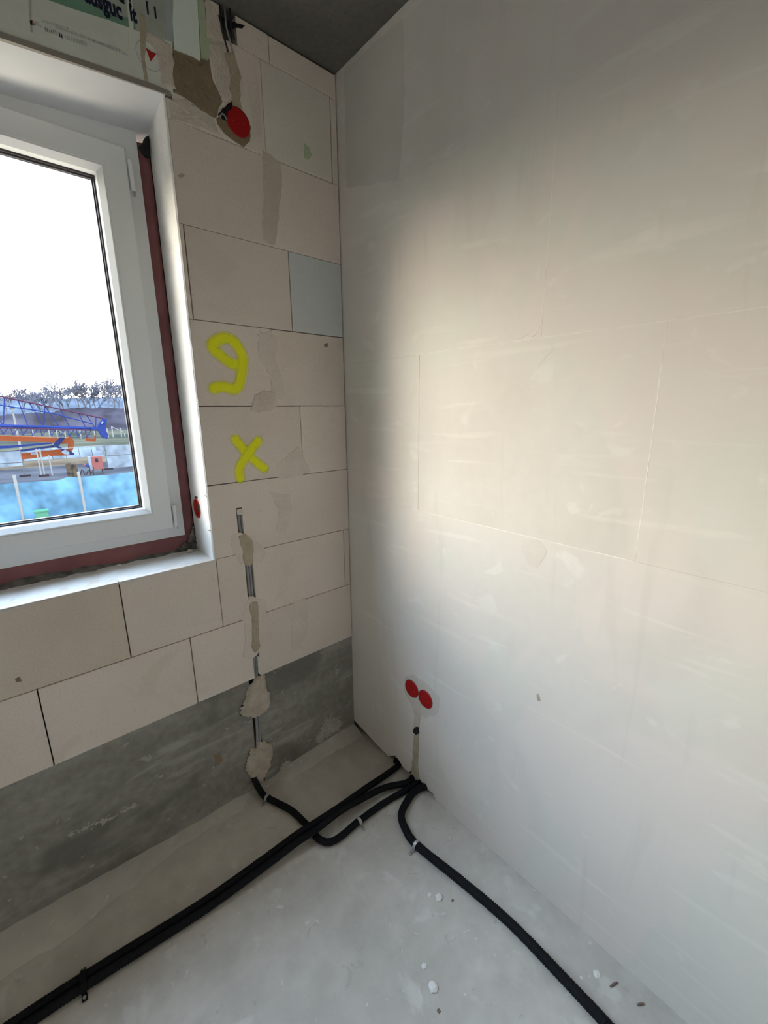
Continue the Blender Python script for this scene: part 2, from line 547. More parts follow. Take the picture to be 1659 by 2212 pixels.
# mortar fillet running along the foot of the window wall
m = MB()
n = 90
rnd = random.Random(5)
prev = None
for i in range(n + 1):
    x = ROOM_L + (-0.002 - ROOM_L) * i / n
    w_ = 0.075 + 0.03 * math.sin(x * 7.0) * math.sin(x * 2.3 + 1) + rnd.uniform(-0.008, 0.008) + 0.03 * max(0, -x - 0.7)
    hgt = 0.018 + 0.010 * math.sin(x * 5 + 2) + rnd.uniform(-0.003, 0.003) + 0.022 * max(0, -x - 0.6)
    if -0.56 < x < -0.40:
        w_ *= 0.35; hgt *= 0.3
    row = [(x, 0.02, FZ + hgt), (x, 0.004 - w_ * 0.15, FZ + hgt * 0.8), (x, -w_ * 0.55, FZ + hgt * 0.32), (x, -w_, FZ - 0.004)]
    m.v += row
    if i:
        for k_ in range(3):
            a = (i - 1) * 4 + k_
            m.f.append((a, a + 4, a + 5, a + 1))
m.build('mortar_fillet', M['floor'], floor, smooth=True)

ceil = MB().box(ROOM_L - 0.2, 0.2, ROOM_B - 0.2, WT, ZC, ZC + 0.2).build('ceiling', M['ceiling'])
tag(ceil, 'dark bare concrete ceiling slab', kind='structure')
wl = MB().box(ROOM_L - 0.2, ROOM_L, ROOM_B, WT, FZ - 0.05, ZC).build('wall_left', M['plain_wall'])
tag(wl, 'plain wall on the left of the room', kind='structure')
wf = MB().box(ROOM_L - 0.2, 0.2, ROOM_B - 0.2, ROOM_B, FZ - 0.05, ZC).build('wall_front', M['plain_wall'])
tag(wf, 'plain wall behind the camera', kind='structure')

# ------------------------------------------------------------------ window wall of aerated concrete blocks
Y1 = 0.032
core = MB()
core.box(ROOM_L, 0.2, Y1, WT, FZ - 0.05, SILL - 0.012)
core.box(XR + 0.01, 0.2, Y1, WT, SILL - 0.012, 1.075)
core.box(-0.505, 0.2, Y1, WT, 1.075, 1.205)
core.box(XR + 0.01, -0.505, 0.10, WT, 1.075, 1.205)
core.box(XR + 0.01, 0.2, Y1, WT, 1.205, ZC)
core.box(ROOM_L, XL - 0.01, Y1, WT, SILL - 0.012, ZC)
core.box(XL - 0.01, XR + 0.01, 0.10, WT, HEAD + 0.03, ZC)
wall = tag(core.build('wall_back', M['joint']), 'window wall of pale aerated concrete blocks', kind='structure')


def block(x0, x1, z0, z1, mt='aac', gl=0.0006, gr=0.0006, gb=0.0006, gt=0.0006, dy=None):
    dy = random.uniform(0, 0.0008) if dy is None else dy
    return MB().cham(x0 + gl, x1 - gr, z0 + gb, z1 - gt, dy, 0.06, 0.0012).build('block', M[mt], wall)


def zc(i):
    return ZK + 0.25 * i


D = 0.0016   # half width of an open, dark joint
CX0, CX1 = -0.4600, -0.4310          # cable chase cut through the lowest courses
# course 0
block(-3.05, -2.269, zc(0), zc(1)); block(-2.269, -1.670, zc(0), zc(1)); block(-1.670, -1.071, zc(0), zc(1), gr=D, gt=0.0012)
block(-1.071, -0.670, zc(0), zc(1), gl=D, gr=D, gt=0.0014); block(-0.670, CX0 - 0.002, zc(0), zc(1), gl=D, gt=0.0014)
block(CX1 - 0.006, -0.0028, zc(0), zc(1), gt=0.001)
# course 1
block(-3.05, -2.64, zc(1), zc(2)); block(-2.64, -2.041, zc(1), zc(2)); block(-2.041, -1.442, zc(1), zc(2))
block(-1.442, -0.843, zc(1), zc(2), 'aac_brown', gr=D, gb=0.0012); block(-0.843, -0.558, zc(1), zc(2), gl=D, gr=0.001, gb=0.0014)
block(-0.558, CX0, zc(1), zc(2), gl=0.001, gb=0.0014, gt=0.001); block(CX1, -0.030, zc(1), zc(2), gr=0.0014, gb=0.001, gt=0.0014)
block(-0.030, -0.0028, zc(1), zc(2), gl=0.0012)
# courses beside the window
RX = XR + 0.004
MB().prism([(RX, 0.0), (-0.4745, 0.0), (-0.4745, 0.06), (-0.505, 0.06), (-0.505, 0.0075), (RX, 0.0075)], lambda a, b, d: (a, b, d), zc(2) + 0.0008, zc(3) - D).build('block', M['aac'], wall); MB().prism([(-0.4745, zc(3) - 0.0008), (-0.4745, 1.118), (-0.4535, 1.118), (-0.4535, zc(2) + 0.001), (-0.0028, zc(2) + 0.001), (-0.0028, zc(3) - 0.0008)], on_back, -0.06, 0.0).build('block', M['aac'], wall)
block(RX, -0.205, zc(3), zc(4), gt=D, gb=D, gr=0.001); block(-0.205, -0.0028, zc(3), zc(4), gl=0.001, gt=0.001, gb=0.001)
block(RX, -0.300, zc(4), zc(5), gb=D, gt=0.0008); block(-0.300, -0.0028, zc(4), zc(5), gt=D, gb=0.001)
block(RX, -0.5485, zc(5), zc(6), gr=D); block(-0.5485, -0.2173, zc(5), zc(6), gl=D, gr=D, gb=0.001)
block(-0.2173, -0.0028, zc(5), zc(6), 'aac_blue', gl=D, gb=D, gt=0.001)
block(RX, -0.270, zc(6), zc(7)); block(-0.270, -0.0028, zc(6), zc(7), gt=0.001)
block(RX, -0.545, zc(7), HEAD + 0.012, gr=D); block(-0.545, -0.400, zc(7), zc(7) + 0.075, gl=D)
block(-0.430, -0.276, zc(7), zc(8)); block(-0.276, -0.0272, zc(7), zc(8), 'aac_white', gr=D, gb=0.001)
block(-0.0272, -0.0028, zc(7), zc(8), gl=D)
block(-0.430, -0.385, zc(8), ZC - 0.004); block(-0.345, -0.2443, zc(8), ZC - 0.005, gr=0.001, gb=0.0008)
block(-0.2443, -0.0028, zc(8), ZC - 0.006, gl=0.001, gb=0.0008)
# left of the window
for i in range(2, 9):
    z1 = min(zc(i + 1), ZC - 0.004)
    if i % 2:
        block(-3.05, XL - 0.004, zc(i), z1)
    else:
        block(-3.05, -2.85, zc(i), z1); block(-2.85, XL - 0.004, zc(i), z1)

# concrete kicker under the blocks, with the cable slot
MB().box(-3.05, -0.484, 0.006, 0.06, FZ - 0.02, ZK - 0.002).build('concrete_kicker', M['concrete'], wall)
MB().box(-0.455, 0.0, 0.006, 0.06, FZ - 0.02, ZK - 0.002).build('concrete_kicker', M['concrete'], wall)

# reveal lining and rough sill bed
RC = [(0.1128, 1.1138)][0]          # open socket box let into the reveal (y, z)
m = MB()
rnd = random.Random(11)


def lining_rows(z0, z1, n):
    k0 = len(m.v)
    for i in range(n + 1):
        z = z0 + (z1 - z0) * i / n
        for j, y in enumerate((0.0, 0.004, 0.06, 0.12, 0.20)):
            m.v.append((XR + (0.004 if j == 0 else 0.0), y + (rnd.uniform(-0.0012, 0.0006) if j == 0 and 0 < i < n else 0), z))
    for i in range(n):
        for j in range(4):
            a = k0 + i * 5 + j
            m.f.append((a, a + 1, a + 6, a + 5))


ZH0, ZH1 = RC[1] - 0.06, RC[1] + 0.06
lining_rows(SILL - 0.004, ZH0, 8)
lining_rows(ZH1, HEAD + 0.016, 22)
seg = 40
k0 = len(m.v)
for i in range(seg):
    a = 2 * math.pi * i / seg
    ca, sa = math.cos(a), math.sin(a)
    # rectangle border point at this angle
    ry = (0.20 - RC[0]) if ca > 0 else (RC[0] - 0.004)
    t_ = min(ry / abs(ca) if abs(ca) > 1e-6 else 9, 0.06 / abs(sa) if abs(sa) > 1e-6 else 9)
    m.v.append((XR, RC[0] + ca * t_, RC[1] + sa * t_))
    m.v.append((XR, RC[0] + 0.0335 * ca, RC[1] + 0.0335 * sa))
    m.v.append((XR + 0.008, RC[0] + 0.0335 * ca, RC[1] + 0.0335 * sa))
for i in range(seg):
    j = (i + 1) % seg
    m.f += [(k0 + i * 3, k0 + j * 3, k0 + j * 3 + 1, k0 + i * 3 + 1), (k0 + i * 3 + 1, k0 + j * 3 + 1, k0 + j * 3 + 2, k0 + i * 3 + 2)]
# square off the corners the fan leaves open
for (yy, zz) in ((0.20, ZH0), (0.20, ZH1), (0.004, ZH0), (0.004, ZH1)):
    c_ = len(m.v)
    m.v.append((XR, yy, zz))
    best = sorted(range(seg), key=lambda i: (m.v[k0 + i * 3][1] - yy) ** 2 + (m.v[k0 + i * 3][2] - zz) ** 2)[:2]
    m.f.append((c_, k0 + best[0] * 3, k0 + best[1] * 3))
k0 = len(m.v)
m.v += [(XR + 0.004, 0.0, ZH0), (XR, 0.004, ZH0), (XR, 0.004, ZH1), (XR + 0.004, 0.0, ZH1)]
m.f.append((k0, k0 + 1, k0 + 2, k0 + 3))
m.build('reveal_lining', M['white_plaster'], wall)
MB().box(XL - 0.012, XL, 0.0, 0.2, SILL - 0.004, HEAD + 0.016).build('reveal_lining', M['white_plaster'], wall)
m = MB()
n = 120
rnd = random.Random(12)
for i in range(n + 1):
    x = XL + (XR + 0.002 - XL) * i / n
    e0 = rnd.uniform(-0.004, 0.003)
    for j, y in enumerate((0.006, -0.001, 0.03, 0.08, 0.13, 0.22)):
        dz = (-0.012, -0.003, 0, 0, 0.001, 0.003)[j]
        m.v.append((x, y + (e0 if j < 2 else 0), SILL + dz + (rnd.uniform(-0.0012, 0.0012) if j else rnd.uniform(-0.006, 0.002))))
for i in range(n):
    for j in range(5):
        a = i * 6 + j
        m.f.append((a, a + 6, a + 7, a + 1))
m.build('sill_mortar_bed', M['white_plaster'], wall, smooth=True)

# ------------------------------------------------------------------ plastered wall on the right
core = MB().box(0.012, 0.2, ROOM_B, Y1, FZ - 0.05, ZC)
wr = tag(core.build('wall_right', M['joint']), 'pale skim-coated wall with faint block joints', kind='structure')
m = MB()
base = [(0.030, 1.1002), (0.030, 0.012), (-0.02, 0.010), (-0.15, -0.012), (-0.235, -0.022), (-0.262, 0.0), (-0.275, 0.012), (-0.300, 0.006), (-0.325, -0.010),
        (-0.345, -0.016), (-0.362, -0.012), (-0.372, 0.006), (-0.385, 0.012), (-0.41, 0.010), (-0.43, -0.002), (-0.45, -0.012), (-0.475, -0.014), (-0.495, -0.010), (-0.505, -0.022), (-0.52, FZ - 0.01),
        (ROOM_B, FZ - 0.01), (ROOM_B, 1.1002)]
m.prism(base, on_right, -0.012, 0.0).build('skim_coat', M['skim_low'], wr)


def rblock(y0, y1, z0, z1, d, mt='skim'):
    m = MB()
    c = 0.0008
    v = [(0.012, y0, z0), (0.012, y1, z0), (0.012, y1, z1), (0.012, y0, z1)]
    v += [(-d + c, y0, z0), (-d + c, y1, z0), (-d + c, y1, z1), (-d + c, y0, z1)]
    v += [(-d, y0 + c, z0 + c), (-d, y1 - c, z0 + c), (-d, y1 - c, z1 - c), (-d, y0 + c, z1 - c)]
    f = [(0, 3, 2, 1), (8, 9, 10, 11)]
    for i in range(4):
        j = (i + 1) % 4
        f += [(i, j, j + 4, i + 4), (i + 4, j + 4, j + 8, i + 8)]
    m.add(v, f)
    return m.build('block', M[mt], wr)


rblock(-0.400, 0.030, 1.1002, 1.6074, 0.0002)
rblock(-1.083, -0.400, 1.1002, 1.6074, 0.0)
rblock(-2.08, -1.083, 1.1002, 1.6074, 0.0003)
rblock(ROOM_B, -2.08, 1.1002, 1.6074, 0.0)
rblock(-0.813, 0.030, 1.6074, 2.1100, 0.0)
rblock(-1.81, -0.813, 1.6074, 2.1100, 0.0003)
rblock(ROOM_B, -1.81, 1.6074, 2.1100, 0.0)
rblock(-1.30, 0.030, 2.1100, ZC, 0.0001)
rblock(ROOM_B, -1.30, 2.1100, ZC, 0.0002)


def seam(pts, wd, h, seed, name='joint_seam'):
    rnd = random.Random(seed)
    P = [Vector((0, a, b)) for a, b in pts]
    path = []
    for i in range(len(P) - 1):
        k = max(2, int((P[i + 1] - P[i]).length / 0.02))
        for q in range(k):
            path.append(P[i].lerp(P[i + 1], q / k))
    path.append(P[-1])
    v, f = [], []
    for i, p in enumerate(path):
        t = (path[min(i + 1, len(path) - 1)] - path[max(i - 1, 0)]).normalized()
        nn = Vector((0, -t.z, t.y))
        ww = wd * rnd.uniform(0.4, 1.2) * (0.3 if i in (0, len(path) - 1) else 1)
        hh = h * rnd.uniform(0.5, 1.3)
        for s_, d_ in ((-1, -0.0005), (0, hh), (1, -0.0005)):
            q = p + nn * (ww * s_ * 0.5)
            v.append((-d_, q.y, q.z))
    for i in range(len(path) - 1):
        for j in range(2):
            a = i * 3 + j
            f.append((a, a + 1, a + 4, a + 3))
    return MB().add(v, f).build(name, M['seam'], wr)


seam([(-0.38, 1.609), (-0.80, 1.6075), (-1.09, 1.6065), (-1.6, 1.6075)], 0.0055, 0.0007, 1)
seam([(-0.34, 1.101), (-0.7, 1.1005), (-1.085, 1.0995)], 0.005, 0.0008, 2)
seam([(-1.083, 1.605), (-1.084, 1.30), (-1.083, 1.105)], 0.004, 0.0006, 3)
seam([(-0.812, 1.61), (-0.813, 1.80), (-0.814, 2.08)], 0.0045, 0.0006, 4)
seam([(-0.401, 1.60), (-0.400, 1.38)], 0.004, 0.0008, 5)
def bseam(pts, wd, h, seed):
    return seam(pts, wd, h, seed, 'trowel_ridge')


bseam([(-0.7502, 1.6113), (-0.7757, 1.6191), (-0.7902, 1.6269)], 0.004, 0.001, 8)
bseam([(-0.7889, 1.6121), (-0.8006, 1.6213), (-0.8095, 1.6328)], 0.005, 0.001, 9)
patch('plaster_smear', wr, on_right, [(-0.7912, 1.0855), (-0.8493, 1.1026), (-0.8736, 1.0801), (-0.8533, 1.0213), (-0.8215, 1.0231), (-0.8048, 1.0565)], 0.0006, M['skim'], 0.006, 0.02, 21)
patch('plaster_smear', wr, on_right, [(-0.7308, 1.6001), (-0.7767, 1.606), (-0.8383, 1.604), (-0.8529, 1.571), (-0.8133, 1.5424), (-0.781, 1.5504)], 0.0005, M['skim'], 0.006, 0.02, 22)
patch('damp_filler', wr, on_right, [(-0.0422, 2.5193), (-0.18, 2.5185), (-0.3276, 2.5107), (-0.3338, 2.3256), (-0.3225, 2.182), (-0.3063, 2.1099), (-0.1702, 2.1473), (-0.035, 2.1819)], 0.0005, M['stain'], 0.004, 0.02, 23)
patch('chipped_hole', wr, on_right, [(-0.8771, 0.6415), (-0.8865, 0.6497), (-0.8918, 0.6375), (-0.89, 0.6243), (-0.8814, 0.624)], 0.0006, M['mortar'], 0.003, 0.008, 25)

# ------------------------------------------------------------------ mortar dabs and filled chases on the window wall
def wp(name, poly, h, mt, seed, jit=0.002, step=0.012):
    return patch(name, wall, on_back, poly, h, M[mt], jit, step, seed)


wp('mortar_smear', [(-0.3475, 1.6867), (-0.302, 1.6999), (-0.2752, 1.6719), (-0.2953, 1.6554), (-0.2831, 1.5893), (-0.2663, 1.5289), (-0.2645, 1.479), (-0.3124, 1.4786), (-0.3131, 1.5578), (-0.3492, 1.6076)], 0.0012, 'smear', 31, 0.004)
wp('mortar_smear', [(-0.3443, 1.1568), (-0.264, 1.1373), (-0.2628, 1.0683), (-0.2957, 0.9847), (-0.3317, 1.0116), (-0.3147, 1.0892)], 0.0012, 'smear', 32, 0.004)
wp('mortar_smear', [(-0.3136, 1.2518), (-0.2194, 1.3149), (-0.1718, 1.2143), (-0.2366, 1.2001), (-0.3085, 1.1979)], 0.0012, 'smear', 33, 0.004)
wp('mortar_smear', [(-0.5019, 1.0254), (-0.4735, 1.0328), (-0.4134, 1.0037), (-0.3765, 0.9326), (-0.3968, 0.9055), (-0.4763, 0.9116), (-0.4996, 0.9633)], 0.0012, 'smear', 34, 0.004)
wp('mortar_smear', [(-0.4857, 0.7322), (-0.4563, 0.7896), (-0.3869, 0.7549), (-0.3963, 0.7072), (-0.3583, 0.6303), (-0.4072, 0.5709), (-0.4657, 0.5368), (-0.4998, 0.5572), (-0.4862, 0.6496)], 0.0012, 'smear', 35, 0.004)
wp('mortar_smear', [(-0.4434, 0.5409), (-0.4131, 0.4962), (-0.3846, 0.4635), (-0.4316, 0.4565), (-0.4458, 0.467)], 0.0012, 'smear', 36, 0.003)
wp('mortar_smear', [(-0.3203, 2.3761), (-0.2895, 2.3975), (-0.2871, 2.3199), (-0.287, 2.2487), (-0.3198, 2.2316), (-0.3205, 2.3075)], 0.001, 'smear', 37, 0.004)
wp('mortar_smear', [(-0.2767, 0.7102), (-0.2263, 0.714), (-0.2165, 0.5885), (-0.2608, 0.5014), (-0.2992, 0.4964), (-0.2979, 0.6381)], 0.0012, 'smear', 39, 0.004)
wp('mortar_dab', [(-0.3769, 1.4931), (-0.3407, 1.5087), (-0.2967, 1.5004), (-0.2934, 1.4507), (-0.3207, 1.4384), (-0.3635, 1.4357), (-0.3929, 1.4391)], 0.0022, 'mortar_pale', 38, 0.004)
wp('filled_chase', [(-0.289, 2.2238), (-0.2601, 2.2185), (-0.2244, 2.2049), (-0.2273, 2.1427), (-0.2405, 2.0741), (-0.2517, 2.0119), (-0.2601, 1.9658), (-0.2885, 1.9571), (-0.3039, 1.9643), (-0.3058, 2.0187), (-0.2946, 2.0983)], 0.0008, 'mortar_mid', 40, 0.0025)
wp('filled_chase', [(-0.3871, 2.4228), (-0.3568, 2.4327), (-0.3509, 2.408), (-0.3422, 2.383), (-0.3481, 2.3482), (-0.3471, 2.2977), (-0.3717, 2.2886), (-0.3757, 2.3186), (-0.3775, 2.3422), (-0.372, 2.3719), (-0.3819, 2.395)], 0.003, 'mortar', 41, 0.002)
wp('mortar_dab', [(-0.4274, 2.4303), (-0.3874, 2.4459), (-0.3852, 2.4151), (-0.3729, 2.3771), (-0.3818, 2.3406), (-0.3755, 2.3209), (-0.3881, 2.3027), (-0.4021, 2.2974), (-0.4084, 2.3137), (-0.4192, 2.3366), (-0.4259, 2.3713), (-0.4337, 2.3943)], 0.004, 'mortar_pale', 42, 0.002)
wp('mortar_dab', [(-0.4364, 2.5093), (-0.4181, 2.5202), (-0.4041, 2.5107), (-0.3912, 2.4736), (-0.3863, 2.4443), (-0.4233, 2.4342), (-0.4372, 2.4321), (-0.4316, 2.4977)], 0.003, 'mortar_pale', 43, 0.002)
wp('mortar_bed', [(-0.5287, 2.3596), (-0.4977, 2.3669), (-0.4623, 2.3593), (-0.4377, 2.38), (-0.429, 2.3541), (-0.4176, 2.3264), (-0.4078, 2.3062), (-0.4007, 2.2979), (-0.4146, 2.2783), (-0.4267, 2.2495), (-0.4612, 2.2534), (-0.5089, 2.2675), (-0.5408, 2.2666), (-0.538, 2.3095)], 0.003, 'mortar_dark', 44, 0.003)
wp('mortar_bed', [(-0.4266, 2.2507), (-0.3929, 2.2808), (-0.337, 2.2842), (-0.3212, 2.2666), (-0.3258, 2.2296), (-0.3467, 2.2072), (-0.379, 2.2105), (-0.4096, 2.2208), (-0.4266, 2.2373)], 0.0022, 'mortar_dark', 45, 0.002)
wp('mortar_dab', [(-0.5533, 2.2484), (-0.5094, 2.2631), (-0.4545, 2.2559), (-0.4314, 2.2423), (-0.4207, 2.2169), (-0.4657, 2.2102), (-0.5159, 2.2056), (-0.5537, 2.2058)], 0.003, 'mortar_pale', 46, 0.003)
wp('foam_spot', [(-0.1382, 2.2888), (-0.1176, 2.2827), (-0.1081, 2.2622), (-0.1234, 2.2442), (-0.1373, 2.2477)], 0.0015, 'foam_green', 47, 0.002)
wp('dirt_spot', [(-0.5514, 2.0745), (-0.5393, 2.0847), (-0.5325, 2.0801), (-0.5459, 2.0694)], 0.0006, 'mortar', 48, 0.002)
wp('dirt_spot', [(-1.1072, 0.7563), (-1.0976, 0.7574), (-1.0966, 0.7457), (-1.1054, 0.7443)], 0.0008, 'mortar_dark', 49, 0.002)
wp('dirt_spot', [(-0.09, 1.6775), (-0.0735, 1.6821), (-0.0743, 1.666), (-0.0865, 1.665)], 0.0008, 'mortar_dark', 50, 0.002)
# fills in the lower cable chase
wp('filled_chase', [(-0.476, 1.0234), (-0.4461, 1.0223), (-0.4234, 0.9886), (-0.4301, 0.9103), (-0.4415, 0.8992), (-0.46, 0.904), (-0.4674, 0.9352), (-0.4651, 0.9603), (-0.4739, 0.9928)], 0.003, 'mortar', 51, 0.002)
wp('filled_chase', [(-0.4564, 0.7679), (-0.4283, 0.7643), (-0.4253, 0.7134), (-0.4345, 0.6031), (-0.429, 0.5797), (-0.4398, 0.5608), (-0.4531, 0.5566), (-0.4667, 0.5891), (-0.4582, 0.6238), (-0.4547, 0.7068), (-0.4622, 0.7424)], 0.003, 'mortar', 52, 0.002)
wp('filled_chase', [(-0.4728, 1.1115), (-0.4577, 1.1155), (-0.4505, 1.1045), (-0.45, 1.0913), (-0.4726, 1.0952)], 0.0015, 'smear', 53, 0.001)
m = MB().box(-0.478, -0.428, 0.026, 0.04, 0.45, 1.118)
m.build('chase_back', M['mortar_pale'], wall)
for dx, r, mt in ((-0.4495, 0.0055, 'cable'), (-0.4395, 0.0045, 'cable')):
    pts = [(dx - 0.014, 0.014, 1.10), (dx - 0.012, 0.012, 1.02), (dx, 0.012, 0.90), (dx, 0.011, 0.70), (dx - 0.008, 0.009, 0.50), (dx - 0.018, 0.006, 0.34), (dx - 0.022, 0.006, 0.20), (dx - 0.04, 0.003, 0.06)]
    MB().tube(catmull(pts, 0.02), r, 8).build('cable', M[mt], wall, smooth=True)
# plaster lumps holding the cable on the kicker
blob('plaster_lump', wall, on_back, [(-0.4539, 0.4588), (-0.4222, 0.4542), (-0.4232, 0.3937), (-0.4079, 0.3655), (-0.4123, 0.3092), (-0.4412, 0.2909), (-0.481, 0.2938), (-0.5243, 0.3256), (-0.5265, 0.361), (-0.5068, 0.3788), (-0.4899, 0.4262)], 0.015, M['lump'], 54)
blob('plaster_lump', wall, on_back, [(-0.4717, 0.1789), (-0.4193, 0.1431), (-0.4141, 0.1045), (-0.4335, 0.0384), (-0.4739, -0.0136), (-0.5, 0.0044), (-0.5328, 0.0881), (-0.5224, 0.1201), (-0.5057, 0.161), (-0.4796, 0.1535)], 0.015, M['lump'], 55)
blob('plaster_splash', wall, lambda a, b, d: (a, 0.006 - d, b), [(-0.1542, 0.1078), (-0.1, 0.0902), (-0.058, 0.0374), (-0.083, 0.0016), (-0.1441, 0.0075), (-0.1897, -0.0143), (-0.221, 0.0288)], 0.002, M['concrete_pale'], 56, 0.004, 0.022, 0.02)
blob('plaster_splash', wall, lambda a, b, d: (a, 0.006 - d, b), [(-0.3791, 0.0145), (-0.347, 0.0123), (-0.3162, -0.0216), (-0.3785, -0.037), (-0.4128, -0.0417)], 0.002, M['concrete_pale'], 57, 0.004, 0.022, 0.02)
blob('plaster_splash', wall, lambda a, b, d: (a, 0.006 - d, b), [(-1.0833, 0.2118), (-0.979, 0.1964), (-0.8885, 0.1908), (-0.8874, 0.1787), (-0.979, 0.1783), (-1.0747, 0.1942)], 0.002, M['concrete_pale'], 58, 0.004, 0.022, 0.02)
patch('rust_spot', wall, lambda a, b, d: (a, 0.006 - d, b), [(-0.6406, 0.2201), (-0.6179, 0.2099), (-0.6112, 0.1729), (-0.6293, 0.1641), (-0.6437, 0.1898)], 0.0008, M['mortar_dark'], 0.006, 0.012, 59)
# cables running up behind the ceiling edge above the round box
for q, (a, b) in enumerate(([(-0.3896, 2.4764), (-0.376, 2.4276)], [(-0.3758, 2.4848), (-0.3611, 2.4297)], [(-0.3608, 2.4895), (-0.3537, 2.4651)])):
    MB().tube([(a[0], -0.001, min(a[1] + 0.05, ZC)), (a[0], -0.0015, a[1]), (b[0], -0.002, b[1])], 0.0026, 8).build('cable', M['cable_dark' if q != 1 else 'cable'], wall, smooth=True)
wp('slot_shade_patch', [(-0.3974, 2.5017), (-0.358, 2.5055), (-0.3165, 2.5141), (-0.3257, 2.5034), (-0.3482, 2.4953), (-0.36, 2.4835), (-0.3762, 2.4804), (-0.3892, 2.4807)], 0.001, 'black', 60, 0.001, 0.01)  # flat black patch painted for the shade in the ceiling-edge gap

# ------------------------------------------------------------------ yellow spray marks (flat paint on the blocks)
def ribbon(pts, wd, y, name, label=None):
    P = catmull([(a, 0, b) for a, b in pts], 0.006)
    # extra run-out at both ends so the stroke ends round
    t0 = (P[0] - P[1]).normalized(); t1 = (P[-1] - P[-2]).normalized()
    head = [P[0] + t0 * wd * 0.5 * q for q in (1.0, 0.75, 0.5, 0.25)]
    tail = [P[-1] + t1 * wd * 0.5 * q for q in (0.25, 0.5, 0.75, 1.0)]
    Q = head + P + tail
    n = len(Q)
    m = MB(); m.uv = []
    for i, p in enumerate(Q):
        t = (Q[min(i + 1, n - 1)] - Q[max(i - 1, 0)]).normalized()
        nn = Vector((-t.z, 0, t.x))
        e_ = 0.0
        if i < 4: e_ = (1.0, 0.75, 0.5, 0.25)[i]
        if i >= n - 4: e_ = (0.25, 0.5, 0.75, 1.0)[i - (n - 4)]
        for s_ in (-1, -0.6, -0.3, 0, 0.3, 0.6, 1):
            q = p + nn * (wd * 0.5 * s_)
            m.v.append((q.x, y if not isinstance(y, tuple) else y[0] + (y[1] - y[0]) * i / n, q.z))
            m.uv.append((i / n, max(0.0, 1 - math.hypot(s_, e_))))
    for i in range(n - 1):
        for j in range(6):
            a = i * 7 + j
            m.f.append((a, a + 1, a + 8, a + 7))
    o = m.build(name, M['spray'], wall)
    if label: o['label'] = label
    return o


ribbon([(-0.4194, 1.5861), (-0.4394, 1.5849), (-0.4677, 1.6013), (-0.5019, 1.6327), (-0.4828, 1.6531), (-0.4573, 1.6622), (-0.43, 1.6524), (-0.4126, 1.6274), (-0.4056, 1.6025), (-0.4118, 1.568), (-0.4269, 1.5214), (-0.4436, 1.508), (-0.4674, 1.5131), (-0.491, 1.514), (-0.5089, 1.5093)], 0.048, (-0.0003, -0.0014), 'spray_numeral', 'yellow spray-painted looped numeral')
ribbon([(-0.4538, 1.3488), (-0.4328, 1.3186), (-0.4151, 1.2972), (-0.3893, 1.2683), (-0.3605, 1.2431)], 0.044, -0.0003, 'spray_cross', 'yellow spray-painted cross')
ribbon([(-0.3766, 1.3386), (-0.3986, 1.3164), (-0.4204, 1.2929), (-0.4425, 1.2651), (-0.451, 1.2424), (-0.4499, 1.2187)], 0.044, -0.0006, 'spray_cross', 'yellow spray-painted cross')

# ------------------------------------------------------------------ roller shutter box with printed insulation board
sb = empty('roller_shutter_box', (-1.07, 0.0, 2.235))
tag(sb, 'shutter box with printed pale green insulation board above the window', 'shutter box')
def zb(x): return 2.2263 + 0.0838 * (max(x, -0.95) + 0.8946)
XB0, XB1 = XL - 0.06, -0.5150
MB().prism([(XB0, zb(XB0) + 0.008), (-0.95, zb(-0.95) + 0.008), (XR + 0.002, zb(XR) + 0.008), (-0.5400, 2.262), (-0.5350, 2.33), (-0.5145, 2.478), (-0.5080, ZC), (XB0, ZC)], on_back, -0.10, 0.002).build('front_board', M['board'], sb)
MB().prism([(XB0, zb(XB0)), (-0.95, zb(-0.95)), (XR - 0.012, zb(XR)), (XR + 0.018, zb(XR) + 0.002), (XR + 0.018, zb(XR) + 0.012), (XR - 0.02, zb(XR) + 0.012), (-0.95, zb(-0.95) + 0.012), (XB0, zb(XB0) + 0.012)], on_back, -0.03, 0.004).build('edge_profile', M['edge'], sb)
# white soffit panel, falling slightly towards the frame
m = MB()
for x in (XL, -0.95, -0.80, -0.68, XR):
    zf = zb(x) + 0.001
    zr = zf - 0.028
    m.v += [(x, 0.0, zf), (x, 0.10, zf - 0.012), (x, 0.21, zr), (x, 0.21, zf + 0.03), (x, 0.0, zf + 0.02)]
for i in range(4):
    for j in range(5):
        a, b = i * 5 + j, i * 5 + (j + 1) % 5
        m.f.append((a, b, b + 5, a + 5))
m.f += [(0, 1, 2, 3, 4), (20, 21, 22, 23, 24)]
m.build('soffit_panel', M['soffit'], sb)
def flat(name, poly, mt, d=0.0026, parent=sb):
    return MB().prism(poly, on_back, 0.0, d).build(name, M[mt], parent)
flat('printed_band', [(-0.8302, 2.3375), (-0.7975, 2.3404), (-0.7452, 2.3477), (-0.6744, 2.3598), (-0.5978, 2.369), (-0.5284, 2.3816), (-0.5137, 2.5064), (-0.5243, 2.5292), (-0.8159, 2.4275)], 'print_grey', 0.0026)
flat('printed_band', [(-0.8302, 2.3375), (-0.7975, 2.3404), (-0.7452, 2.3477), (-0.6744, 2.3598), (-0.6167, 2.367), (-0.6156, 2.3917), (-0.6453, 2.3797), (-0.6916, 2.3723), (-0.7232, 2.3764), (-0.749, 2.3808)], 'print_green', 0.0030)
flat('printed_band', [(-0.535, 2.4675), (-0.5244, 2.4727), (-0.5221, 2.4256), (-0.526, 2.3826), (-0.5417, 2.3835), (-0.5398, 2.427)], 'print_blue', 0.0030)
flat('plaster_run', [(-0.6285, 2.4313), (-0.6157, 2.4375), (-0.6203, 2.371), (-0.6312, 2.3192), (-0.6396, 2.3174), (-0.6311, 2.366)], 'board', 0.0034)
